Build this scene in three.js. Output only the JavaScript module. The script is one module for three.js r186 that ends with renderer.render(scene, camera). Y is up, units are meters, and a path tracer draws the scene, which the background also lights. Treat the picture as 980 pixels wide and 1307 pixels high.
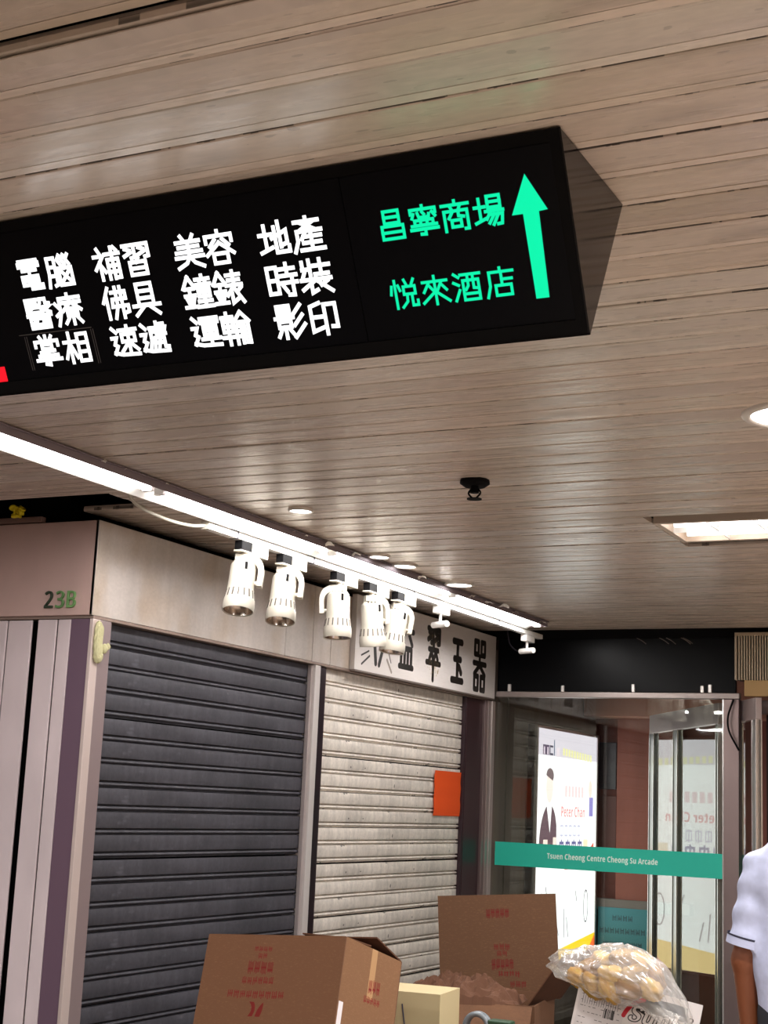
import * as THREE from 'three';
import { RectAreaLightUniformsLib } from 'three/addons/lights/RectAreaLightUniformsLib.js';
import { RoundedBoxGeometry } from 'three/addons/geometries/RoundedBoxGeometry.js';
import { TextGeometry } from 'three/addons/geometries/TextGeometry.js';
import { FontLoader } from 'three/addons/loaders/FontLoader.js';
import { MarchingCubes } from 'three/addons/objects/MarchingCubes.js';
import { mergeGeometries, mergeVertices, toCreasedNormals } from 'three/addons/utils/BufferGeometryUtils.js';

// ------------------------------------------------------------------ camera, exposure, lights of the place
const scene = new THREE.Scene();
scene.background = new THREE.Color(0x000000);
const renderer = new THREE.WebGLRenderer({ antialias: true });
renderer.toneMapping = THREE.LinearToneMapping;
renderer.toneMappingExposure = 2.0;
renderer.shadowMap.enabled = true;
RectAreaLightUniformsLib.init();

const FOCAL = 1893.2, EYE = new THREE.Vector3(0, 1.5, 0);
const camera = new THREE.PerspectiveCamera(THREE.MathUtils.radToDeg(2 * Math.atan(653.5 / FOCAL)), 980 / 1307, 0.05, 60);
camera.position.copy(EYE);
camera.rotation.set(THREE.MathUtils.degToRad(11.057), THREE.MathUtils.degToRad(26.834), THREE.MathUtils.degToRad(2.551), 'YXZ');
camera.updateMatrixWorld(true);

const CEIL = 2.6, SHOP = -3.64, CORNER = -4.69, DOOR = -8.855;   // ceiling height, shop front plane, corner of the shop, plane of the glass doors
const TUBE = { x0: -3.21, x1: -3.076, z0: -8.3, z1: -3.0, y0: 2.567 };
const LIGHT = { tube: 8.5, troffer: 22, down: 8, poster: 1.0, signText: 1.09 };
const WHITE = new THREE.Color(1.0, 0.97, 0.95);
function areaLight(name, color, intensity, w, h, at, toward, parent) {
  const l = new THREE.RectAreaLight(color, intensity, w, h);
  l.name = name; l.position.set(...at); (parent || scene).add(l); l.lookAt(...toward); return l;
}

// a pixel of the photograph (980 x 1307) to the point where its direction meets a plane of the place
const rayOf = (x, y) => new THREE.Vector3((x - 490) / FOCAL, -(y - 653.5) / FOCAL, -1).applyQuaternion(camera.quaternion);
function at(x, y, axis, value) { const d = rayOf(x, y), t = (value - EYE[axis]) / d[axis]; return d.multiplyScalar(t).add(EYE); }

// ------------------------------------------------------------------ helpers
let seedState = 7;
const rnd = () => { seedState = (seedState * 1664525 + 1013904223) >>> 0; return seedState / 4294967296; };
const rr = (a, b) => a + (b - a) * rnd();
const taken = new Map();
function numbered(name) { const n = taken.get(name) ?? 0; taken.set(name, n + 1); return n ? name + '_' + String(n).padStart(3, '0') : name; }
function mesh(name, geo, mat, parent) {
  const m = new THREE.Mesh(geo, mat); m.castShadow = true; m.receiveShadow = true;
  if (!parent || parent === scene) { m.name = numbered(name); scene.add(m); } else { m.name = name; parent.add(m); }
  return m;
}
function thing(name, label, category, pos = [0, 0, 0], group) {
  const g = new THREE.Group(); g.name = numbered(name); scene.add(g); g.position.set(...pos);
  g.userData = { label, category }; if (group) g.userData.group = group; return g;
}
function tag(o, label, category, group, kind) { o.userData = { label, category }; if (group) o.userData.group = group; if (kind) o.userData.kind = kind; return o; }
function structure(name, label, category) { const g = new THREE.Group(); g.name = numbered(name); scene.add(g); g.userData = { label, category, kind: 'structure' }; return g; }
function metricUV(g) {
  g.computeVertexNormals === undefined || g.attributes.normal || g.computeVertexNormals();
  const p = g.attributes.position, n = g.attributes.normal, uv = new Float32Array(p.count * 2);
  for (let i = 0; i < p.count; i++) {
    const ax = Math.abs(n.getX(i)), ay = Math.abs(n.getY(i)), az = Math.abs(n.getZ(i));
    if (ay >= ax && ay >= az) { uv[2 * i] = p.getX(i); uv[2 * i + 1] = p.getZ(i); }
    else if (ax >= az) { uv[2 * i] = p.getZ(i); uv[2 * i + 1] = p.getY(i); }
    else { uv[2 * i] = p.getX(i); uv[2 * i + 1] = p.getY(i); }
  }
  g.setAttribute('uv', new THREE.BufferAttribute(uv, 2)); return g;
}
function boxG(x0, x1, y0, y1, z0, z1, r = 0) {
  const w = Math.abs(x1 - x0), h = Math.abs(y1 - y0), d = Math.abs(z1 - z0);
  const g = r ? new RoundedBoxGeometry(w, h, d, 2, Math.min(r, w / 2.1, h / 2.1, d / 2.1)) : new THREE.BoxGeometry(w, h, d);
  g.translate((x0 + x1) / 2, (y0 + y1) / 2, (z0 + z1) / 2); return metricUV(g);
}
function tubeG(pts, r, seg = 40, rad = 8) { return new THREE.TubeGeometry(new THREE.CatmullRomCurve3(pts.map((p) => (p.isVector3 ? p : new THREE.Vector3(...p)))), seg, r, rad, false); }
function latheG(profile, seg = 28) { return new THREE.LatheGeometry(profile.map(([r, y]) => new THREE.Vector2(r, y)), seg); }
function merged(list) { return mergeGeometries(list.map((g) => { const q = g.index ? g.toNonIndexed() : g; for (const k of Object.keys(q.attributes)) if (!['position', 'normal', 'uv'].includes(k)) q.deleteAttribute(k); return q; })); }

// periodic value noise
function hash(x, y, s) { let h = (x * 374761393 + y * 668265263 + s * 1442695041) | 0; h = Math.imul(h ^ (h >>> 13), 1274126177); return ((h ^ (h >>> 16)) >>> 0) / 4294967296; }
function vnoise(x, y, px, py, s) {
  const ix = Math.floor(x), iy = Math.floor(y), fx = x - ix, fy = y - iy, u = fx * fx * (3 - 2 * fx), v = fy * fy * (3 - 2 * fy);
  const m = (a, b) => ((a % b) + b) % b, X0 = m(ix, px), X1 = m(ix + 1, px), Y0 = m(iy, py), Y1 = m(iy + 1, py);
  return (hash(X0, Y0, s) * (1 - u) + hash(X1, Y0, s) * u) * (1 - v) + (hash(X0, Y1, s) * (1 - u) + hash(X1, Y1, s) * u) * v;
}
function fbm(u, v, px, py, oct, s) { let a = 0.5, t = 0, k = 0; for (let i = 0; i < oct; i++) { t += a * vnoise(u * px, v * py, px, py, s + i); k += a; a *= 0.5; px *= 2; py *= 2; } return t / k; }
function dataTex(w, h, fn, srgb = true) {
  const d = new Uint8Array(w * h * 4);
  for (let y = 0; y < h; y++) for (let x = 0; x < w; x++) { const c = fn(x / w, y / h), o = (y * w + x) * 4; for (let k = 0; k < 3; k++) d[o + k] = Math.max(0, Math.min(255, c[k])); d[o + 3] = 255; }
  const t = new THREE.DataTexture(d, w, h); t.magFilter = THREE.LinearFilter; t.minFilter = THREE.LinearFilter; t.wrapS = t.wrapT = THREE.RepeatWrapping;
  if (srgb) t.colorSpace = THREE.SRGBColorSpace; t.needsUpdate = true; return t;
}
function canvasTex(w, h, draw, srgb = true) {
  const c = document.createElement('canvas'); c.width = w; c.height = h; draw(c.getContext('2d'), w, h);
  const t = new THREE.CanvasTexture(c); t.magFilter = THREE.LinearFilter; if (srgb) t.colorSpace = THREE.SRGBColorSpace; return t;
}
const rep = (t, u, v, ou = 0, ov = 0) => { const c = t.clone(); c.wrapS = c.wrapT = THREE.RepeatWrapping; c.repeat.set(u, v); c.offset.set(ou, ov); c.needsUpdate = true; return c; };
const M = (color, roughness = 0.6, metalness = 0, extra = {}) => new THREE.MeshStandardMaterial({ color, roughness, metalness, ...extra });

// ------------------------------------------------------------------ written characters as strokes on a 100 x 100 field
const box = (a, b, c, d) => [[a, b, c, b, c, d, a, d, a, b]];
const h = (y, a, b) => [[a, y, b, y]], v = (x, a, b) => [[x, a, x, b]], l = (...p) => [p];
const fit = (strokes, x0, y0, x1, y1) => strokes.map((s) => s.map((q, i) => (i % 2 ? y0 + (q * (y1 - y0)) / 100 : x0 + (q * (x1 - x0)) / 100)));
const rain = [...h(5, 10, 90), ...l(5, 44, 5, 24, 95, 24, 95, 44), ...v(50, 5, 92), ...h(46, 20, 38), ...h(46, 62, 80), ...h(74, 20, 38), ...h(74, 62, 80)];
const metal = [...l(50, 0, 0, 36), ...l(50, 0, 100, 36), ...h(38, 22, 78), ...h(60, 8, 92), ...v(50, 38, 92), ...l(18, 68, 32, 84), ...l(82, 68, 68, 84), ...h(96, 0, 100)];
const moon = [...l(18, 4, 18, 60, 0, 100), ...l(18, 4, 90, 4, 90, 94, 66, 97), ...h(34, 18, 90), ...h(64, 18, 90)];
const wood = [...h(30, 0, 100), ...v(50, 0, 100), ...l(50, 34, 2, 84), ...l(50, 34, 98, 84)];
const eye = [...box(12, 0, 88, 100), ...h(33, 12, 88), ...h(66, 12, 88)];
const walk = [...l(8, 4, 22, 18), ...l(2, 36, 20, 36, 10, 58, 20, 64, 6, 88), ...l(6, 86, 34, 93, 100, 95)];
const earth = [...h(34, 0, 100), ...v(50, 4, 82), ...l(0, 92, 100, 78)];
const wing = [...l(4, 6, 92, 6, 92, 92, 62, 96), ...l(20, 28, 58, 42), ...l(8, 78, 62, 56)];
const roof = [...v(50, 0, 12), ...l(4, 34, 4, 14, 96, 14, 96, 34)];
const wine = [...h(4, 0, 100), ...box(10, 26, 90, 98), ...l(36, 4, 36, 46, 22, 60), ...l(64, 4, 64, 56, 84, 58), ...h(76, 10, 90)];
const GLYPH = {
  電: [...fit(rain, 5, 0, 95, 46), ...box(18, 55, 82, 82), ...h(68, 18, 82), ...l(50, 55, 50, 96, 95, 96, 95, 86)],
  腦: [...fit(moon, 0, 2, 38, 100), ...l(58, 0, 48, 14, 58, 30), ...l(75, 0, 65, 14, 75, 30), ...l(92, 0, 82, 14, 92, 30), ...box(47, 42, 97, 97), ...l(56, 52, 88, 86), ...l(88, 52, 56, 86), ...l(74, 32, 68, 42)],
  補: [...fit([...l(45, 0, 62, 14), ...l(5, 24, 90, 24, 8, 66), ...v(54, 44, 100), ...l(62, 56, 92, 76)], 0, 0, 42, 100), ...fit([...h(20, 0, 100), ...l(12, 100, 12, 38, 88, 38, 88, 98, 74, 98), ...v(50, 0, 100), ...h(58, 12, 88), ...h(78, 12, 88), ...l(70, 0, 86, 10)], 46, 0, 100, 100)],
  習: [...fit(wing, 2, 0, 48, 46), ...fit(wing, 54, 0, 100, 46), ...l(54, 46, 44, 58), ...box(20, 58, 80, 98), ...h(78, 20, 80)],
  美: [...l(28, 0, 38, 16), ...l(72, 0, 62, 16), ...h(19, 8, 92), ...h(35, 14, 86), ...h(51, 4, 96), ...v(50, 19, 66), ...h(67, 0, 100), ...l(50, 66, 36, 86, 4, 100), ...l(50, 66, 66, 86, 96, 100)],
  容: [...roof, ...l(36, 26, 16, 46), ...l(64, 26, 84, 46), ...l(50, 36, 2, 72), ...l(50, 36, 98, 72), ...box(25, 70, 75, 99)],
  地: [...fit(earth, 0, 4, 40, 96), ...l(42, 48, 93, 28, 93, 66, 80, 70), ...v(70, 0, 76), ...l(54, 15, 54, 92, 98, 92, 98, 76)],
  產: [...v(50, 0, 10), ...h(11, 10, 90), ...l(70, 14, 28, 36), ...l(30, 14, 72, 36), ...l(96, 40, 14, 40, 14, 70, 0, 100), ...l(40, 46, 28, 64), ...h(57, 34, 92), ...v(60, 44, 96), ...h(76, 32, 90), ...h(97, 22, 100)],
  醫: [...l(48, 4, 4, 4, 4, 48, 50, 48), ...h(17, 14, 44), ...h(30, 10, 46), ...l(28, 17, 28, 30, 12, 42), ...l(62, 4, 62, 16, 54, 26), ...l(62, 4, 84, 4, 84, 18, 98, 20), ...l(58, 31, 92, 31, 58, 50), ...l(64, 36, 98, 50), ...fit(wine, 2, 56, 98, 100)],
  療: [...v(54, 0, 10), ...l(100, 12, 18, 12, 18, 60, 2, 100), ...l(0, 28, 12, 42), ...l(0, 68, 15, 58), ...h(27, 28, 100), ...l(62, 14, 58, 30, 28, 54), ...l(64, 28, 100, 54), ...l(42, 34, 48, 42), ...l(84, 34, 78, 42), ...box(44, 48, 84, 72), ...h(60, 44, 84), ...v(64, 74, 100), ...l(46, 80, 32, 96), ...l(82, 80, 96, 96)],
  掌: [...v(50, 0, 14), ...l(26, 2, 34, 14), ...l(74, 2, 66, 14), ...l(4, 34, 4, 18, 96, 18, 96, 34), ...box(30, 28, 70, 44), ...l(78, 51, 22, 55), ...h(67, 12, 88), ...h(81, 0, 100), ...l(50, 52, 50, 98, 34, 95)],
  相: [...fit(wood, 0, 0, 46, 100), ...fit(eye, 50, 6, 100, 97)],
  佛: [...l(26, 0, 2, 46), ...v(16, 30, 100), ...l(38, 15, 90, 15, 90, 38, 38, 38, 35, 62, 95, 62, 95, 82, 82, 85), ...l(55, 0, 55, 60, 40, 100), ...v(74, 0, 100)],
  具: [...box(22, 0, 78, 68), ...h(23, 22, 78), ...h(46, 22, 78), ...h(70, 0, 100), ...l(36, 76, 6, 100), ...l(64, 76, 94, 100)],
  鐘: [...fit(metal, 0, 0, 43, 100), ...v(74, 0, 10), ...h(11, 50, 98), ...l(62, 14, 66, 25), ...l(86, 14, 82, 25), ...h(28, 46, 100), ...box(54, 38, 94, 66), ...h(52, 54, 94), ...v(74, 38, 98), ...h(81, 51, 97), ...h(98, 45, 100)],
  錶: [...fit(metal, 0, 0, 43, 100), ...h(11, 51, 97), ...h(27, 55, 93), ...h(43, 46, 100), ...v(74, 0, 43), ...l(74, 44, 46, 74), ...l(62, 60, 62, 98, 80, 88), ...l(97, 52, 82, 64), ...l(72, 52, 100, 98)],
  時: [...box(2, 8, 34, 88), ...h(48, 2, 34), ...h(15, 45, 95), ...v(70, 0, 36), ...h(36, 40, 100), ...h(58, 42, 100), ...l(85, 42, 85, 97, 68, 96), ...l(52, 68, 62, 84)],
  裝: [...v(34, 0, 52), ...v(10, 4, 26), ...h(27, 8, 34), ...l(18, 28, 6, 52), ...h(18, 44, 100), ...v(71, 0, 44), ...h(44, 50, 94), ...h(59, 0, 100), ...v(50, 49, 60), ...l(50, 60, 2, 88), ...l(32, 76, 32, 99, 50, 92), ...l(88, 66, 66, 78), ...l(48, 60, 100, 99)],
  速: [...walk, ...h(12, 34, 100), ...box(42, 26, 92, 50), ...v(67, 0, 86), ...l(66, 52, 36, 82), ...l(68, 52, 98, 80)],
  遞: [...walk, ...v(66, 0, 16), ...h(6, 66, 92), ...l(38, 17, 98, 17, 94, 28), ...l(40, 17, 40, 56, 32, 84), ...h(30, 48, 86), ...l(62, 20, 62, 38, 96, 38), ...l(54, 50, 48, 84), ...l(54, 50, 88, 50, 88, 80, 100, 82), ...h(66, 58, 84), ...l(72, 56, 64, 82)],
  運: [...walk, ...l(36, 20, 36, 7, 98, 7, 98, 20), ...h(20, 46, 90), ...box(44, 32, 90, 60), ...h(46, 44, 90), ...v(67, 14, 88), ...h(73, 34, 100)],
  輸: [...h(13, 2, 42), ...box(5, 26, 39, 60), ...h(43, 5, 39), ...v(22, 0, 100), ...h(77, 0, 44), ...l(73, 0, 46, 30), ...l(73, 0, 100, 30), ...h(32, 58, 88), ...l(50, 100, 50, 44, 70, 44, 70, 98), ...h(60, 50, 70), ...h(77, 50, 70), ...v(81, 46, 84), ...l(95, 42, 95, 98, 84, 97)],
  影: [...box(10, 0, 52, 26), ...h(13, 10, 52), ...v(31, 26, 36), ...h(37, 0, 62), ...box(10, 48, 52, 66), ...v(31, 66, 100), ...l(16, 74, 4, 94), ...l(46, 74, 58, 92), ...l(92, 0, 64, 28), ...l(95, 32, 64, 62), ...l(100, 62, 62, 100)],
  印: [...l(42, 3, 10, 12, 10, 90, 46, 80), ...h(46, 10, 44), ...l(57, 100, 57, 9, 95, 9, 95, 80, 78, 79)],
  昌: [...box(22, 2, 78, 44), ...h(23, 22, 78), ...box(10, 54, 90, 98), ...h(76, 10, 90)],
  寧: [...v(50, 0, 10), ...l(4, 26, 4, 11, 96, 11, 96, 26), ...l(14, 26, 8, 40), ...l(30, 24, 34, 39, 70, 39, 72, 30), ...l(48, 21, 54, 29), ...l(84, 24, 94, 38), ...box(16, 49, 84, 66), ...v(38, 49, 66), ...v(62, 49, 66), ...h(67, 4, 96), ...h(80, 0, 100), ...l(52, 80, 52, 98, 36, 97)],
  商: [...v(50, 0, 12), ...h(13, 2, 98), ...l(32, 18, 38, 30), ...l(68, 18, 62, 30), ...l(8, 100, 8, 34, 92, 34, 92, 98, 80, 98), ...l(38, 38, 24, 58), ...l(60, 38, 60, 52, 78, 56), ...box(33, 66, 67, 88)],
  場: [...fit(earth, 0, 4, 36, 96), ...box(48, 2, 92, 40), ...h(21, 48, 92), ...h(52, 38, 100), ...l(56, 54, 40, 78), ...l(50, 64, 97, 64, 92, 97, 78, 98), ...l(68, 64, 48, 92), ...l(83, 64, 62, 98)],
  悦: [...v(18, 0, 100), ...l(5, 20, 0, 48), ...l(30, 18, 36, 36), ...l(56, 0, 62, 15), ...l(92, 0, 84, 15), ...box(50, 24, 94, 52), ...l(62, 52, 60, 78, 40, 98), ...l(80, 52, 80, 94, 100, 94, 100, 78)],
  來: [...h(18, 4, 96), ...v(50, 0, 100), ...l(26, 24, 6, 54), ...l(26, 30, 42, 50), ...l(74, 24, 58, 52), ...l(74, 30, 93, 52), ...l(50, 54, 0, 93), ...l(50, 54, 100, 93)],
  酒: [...l(4, 4, 20, 16), ...l(0, 34, 18, 44), ...l(2, 98, 20, 62), ...fit(wine, 28, 4, 100, 100)],
  店: [...v(54, 0, 12), ...l(100, 13, 13, 13, 13, 62, 0, 100), ...v(57, 22, 60), ...h(40, 57, 94), ...box(33, 61, 90, 96)],
  翠: [...fit(wing, 4, 0, 48, 30), ...fit(wing, 54, 0, 98, 30), ...v(50, 30, 40), ...h(42, 16, 84), ...l(34, 46, 20, 62), ...l(36, 46, 46, 60), ...l(66, 46, 52, 62), ...l(68, 46, 82, 60), ...h(68, 0, 100), ...v(50, 58, 100)],
  玉: [...h(10, 12, 88), ...h(48, 22, 78), ...h(94, 2, 98), ...v(50, 10, 94), ...l(66, 64, 84, 76)],
  器: [...box(8, 2, 38, 28), ...box(62, 2, 92, 28), ...h(46, 0, 100), ...l(50, 32, 48, 50, 6, 68), ...l(52, 50, 94, 68), ...box(8, 72, 38, 98), ...box(62, 72, 92, 98)],
  益: [...l(30, 0, 40, 14), ...l(70, 0, 60, 14), ...h(20, 0, 100), ...l(34, 26, 8, 48), ...l(66, 26, 92, 48), ...l(12, 94, 12, 58, 88, 58, 88, 94), ...v(38, 58, 94), ...v(62, 58, 94), ...h(96, 0, 100)],
  泉: [...l(50, 0, 40, 12), ...box(24, 12, 76, 46), ...h(29, 24, 76), ...v(50, 48, 98), ...l(8, 58, 40, 62, 4, 96), ...l(92, 54, 60, 74), ...l(54, 60, 98, 96)],
};
function drawGlyph(ctx, ch, cx, cy, w, hh, lw, cap = 'round') {
  ctx.lineWidth = lw; ctx.lineCap = cap; ctx.lineJoin = cap === 'round' ? 'round' : 'miter';
  for (const s of GLYPH[ch]) { ctx.beginPath(); for (let i = 0; i < s.length; i += 2) { const X = cx + (s[i] / 100 - 0.5) * w, Y = cy + (s[i + 1] / 100 - 0.5) * hh; if (i) ctx.lineTo(X, Y); else ctx.moveTo(X, Y); } ctx.stroke(); }
}

// ------------------------------------------------------------------ materials
const plankTex = dataTex(2048, 192, (u, w) => {
  const big = fbm(u, w, 5, 1, 4, 3), streak = fbm(u, w, 3, 24, 3, 11), fine = fbm(u, w, 120, 16, 2, 21), spot = fbm(u, w, 60, 8, 2, 31), stain = fbm(u, w, 7, 1, 5, 77);
  let k = 0.92 + 0.08 * (big - 0.5) + 0.025 * (streak - 0.5) + 0.07 * (fine - 0.5);
  if (spot > 0.87) k *= 0.88;
  const seam = Math.min(Math.abs(w - 0.77), w, 1 - w), grime = fbm(u, w, 64, 4, 4, 41);
  if (seam < 0.03 * Math.max(0, grime - 0.5)) k *= 0.5; if (w > 0.785 && w < 0.985) k *= 1.07;
  const y = (fbm(u, w, 4, 2, 3, 51) - 0.5) * 0.6;
  if (stain > 0.66) k *= 1 - 0.5 * (stain - 0.66);
  return [232 * k, (220 + 6 * y) * k, (208 - 10 * y) * k];
});
const plankRough = dataTex(512, 64, (u, w) => { const n = 70 + 130 * fbm(u, w, 8, 8, 4, 61); return [n, n, n]; }, false);
const plankMats = [0, 1, 2, 3, 4].map((i) => M([0xffffff, 0xf5f0ec, 0xfaf4ee, 0xece5dd, 0xf8f3ee][i], 0.56, 0, { map: rep(plankTex, 1 / 3.1, 1, i * 0.37, 0), roughnessMap: rep(plankRough, 0.6, 1, i * 0.21) }));
const fascTex = dataTex(1024, 256, (u, w) => {
  const streak = fbm(u, w, 60, 1, 3, 5), big = fbm(u, w, 5, 2, 4, 9), st = fbm(u, w, 14, 2, 3, 13), fine = fbm(u, w, 200, 50, 2, 17);
  const k = 0.9 + 0.06 * (streak - 0.5) + 0.12 * (big - 0.5) + 0.05 * (fine - 0.5), b = Math.max(0, st - 0.52) * 1.2;
  return [216 * k - 30 * b, 206 * k - 50 * b, 199 * k - 75 * b];
});
const fascMat = M(0xffffff, 0.5, 0.15, { map: rep(fascTex, 1 / 2.2, 1 / 0.45) });
const fascSideMat = M(0xe9c6bd, 0.5, 0.05, { map: dataTex(256, 256, (u, q) => { const k = 232 + 40 * (fbm(u, q, 5, 3, 4, 12) - 0.5); return [k, k, k]; }) });
function slatTex(base, amp, scratch, s) {
  return dataTex(1024, 128, (u, w) => {
    const big = fbm(u, w, 6, 2, 4, s), drip = fbm(u, w, 70, 1, 3, s + 4), fine = fbm(u, w, 160, 24, 2, s + 8), sc = fbm(u, w, 24, 8, 4, s + 12), chip = fbm(u, w, 40, 6, 3, s + 16);
    let k = 1 + amp * (big - 0.5) + amp * 0.7 * (drip - 0.5) + amp * 0.5 * (fine - 0.5);
    if (scratch > 0 && chip > 0.84) k *= 0.6; if (scratch < 0 && sc > 0.72) k *= 1 + 1.6 * (sc - 0.72);
    return base.map((c) => c * k);
  });
}
const darkSlatTex = slatTex([78, 77, 84], 0.3, -1, 71), paleSlatTex = slatTex([226, 218, 208], 0.2, 1, 91);
const darkSlats = [0, 1, 2].map((i) => M(0xffffff, 0.55, 0.25, { map: rep(darkSlatTex, 1 / 1.9, 1 / 0.093 / 3, i * 0.31, i * 0.33) }));
const paleSlats = [0, 1, 2].map((i) => M(0xffffff, 0.6, 0.1, { map: rep(paleSlatTex, 1 / 1.9, 1 / 0.089 / 3, i * 0.27, i * 0.33) }));
const steel = M(0xb8aca8, 0.32, 0.9), steelPink = M(0x9a8886, 0.36, 0.8), alu = M(0xcfc9c6, 0.3, 0.85), darkMetal = M(0x2b2630, 0.4, 0.6);
const blackGloss = M(0x0b0a0d, 0.12, 0), blackMatt = new THREE.MeshPhysicalMaterial({ color: 0x070608, roughness: 0.8, specularIntensity: 0.35 }), voidBlack = M(0x060506, 1, 0);
const whitePlastic = M(0xc9c3b6, 0.42), whiteEnamel = M(0xf2f0ec, 0.35), greyPaint = M(0x9a8f96, 0.45, 0.3);
const cardTex = dataTex(512, 512, (u, w) => { const k = 0.93 + 0.16 * (fbm(u, w, 6, 6, 4, 3) - 0.5) + 0.1 * (fbm(u, w, 90, 90, 2, 8) - 0.5) + 0.05 * (fbm(u, w, 2, 120, 2, 5) - 0.5); return [112 * k, 76 * k, 51 * k]; });
const card = M(0xffffff, 0.88, 0, { map: rep(cardTex, 2, 2) }), cardDark = M(0xd8c4b4, 0.9, 0, { map: rep(cardTex, 2, 2, 0.3, 0.4) });
const cream = M(0xbfae86, 0.8);
const glass = new THREE.MeshPhysicalMaterial({ color: 0xf2f6f3, roughness: 0.02, metalness: 0, transmission: 1, thickness: 0, ior: 1.5 });
const glow = (color, k) => new THREE.MeshStandardMaterial({ color: 0xffffff, roughness: 0.5, emissive: color, emissiveIntensity: k });

// ------------------------------------------------------------------ the shell
const floorMat = M(0xd4cac0, 0.35, 0, { map: dataTex(512, 512, (u, w) => { const k = 225 + 60 * (fbm(u, w, 10, 10, 5, 5) - 0.5); return [k, k * 0.97, k * 0.93]; }) });
const dimmingFloor = M(0x2c2725, 0.5, 0, { map: dataTex(512, 512, (u, w) => { const k = 210 + 80 * (fbm(u, w, 14, 14, 5, 15) - 0.5); return [k, k, k]; }) });  // unseen floor tone, dark so little light bounces up to the ceiling
const wallMat = M(0xb9a796, 0.7, 0, { map: rep(fascTex, 0.4, 0.4) });
function shell(name, label, category, geo, mat) { return tag(mesh(name, geo, mat), label, category, null, 'structure'); }
shell('floor', 'unseen floor of the cross passage, darkened to dim the ceiling', 'floor', boxG(-7.2, -1.5, -0.12, 0, -2.9, 4.2), dimmingFloor);
shell('floor', 'unseen floor before the shutters and the glass entrance, darkened to dim the ceiling', 'floor', boxG(-7.2, -1.5, -0.12, 0, -11.4, -2.9), dimmingFloor);
shell('floor', 'unseen floor leading to the glass entrance, made pale to brighten the ceiling', 'floor', boxG(-1.5, 3.7, -0.12, 0, -11.4, 4.2), floorMat);  // unseen strip made pale to bounce light onto the ceiling above
shell('wall_back', 'plain beige wall closing the passage', 'wall', boxG(-7.2, 3.7, 0, 3.0, 4, 4.2), wallMat);
shell('wall_right', 'plain beige wall along the passage', 'wall', boxG(3.5, 3.7, 0, 3.0, -11.4, 4), wallMat);
shell('wall_left', 'plain beige wall at the end of the cross passage', 'wall', boxG(-7.2, -7.0, 0, 3.0, CORNER, 4), wallMat);
shell('wall_shop', 'dark inner wall of the shops behind the shutters', 'wall', boxG(-4.1, -3.9, 0, 3.0, -8.9, -4.9), blackMatt);
shell('wall_cross', 'dark core of the shop wall behind the vertical panels', 'wall', boxG(-7.2, -3.9, 0, 3.0, -4.95, -4.82), blackMatt);
shell('wall_front', 'brown wall beside the glass entrance', 'wall', boxG(-1.25, 3.5, 0, 3.0, -9.05, -8.86), M(0x6f5547, 0.6));
shell('roof_slab', 'dark concrete slab above the ceiling planks', 'slab', boxG(-7.2, 3.7, 2.85, 3.0, -11.4, 4.2), voidBlack);

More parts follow.
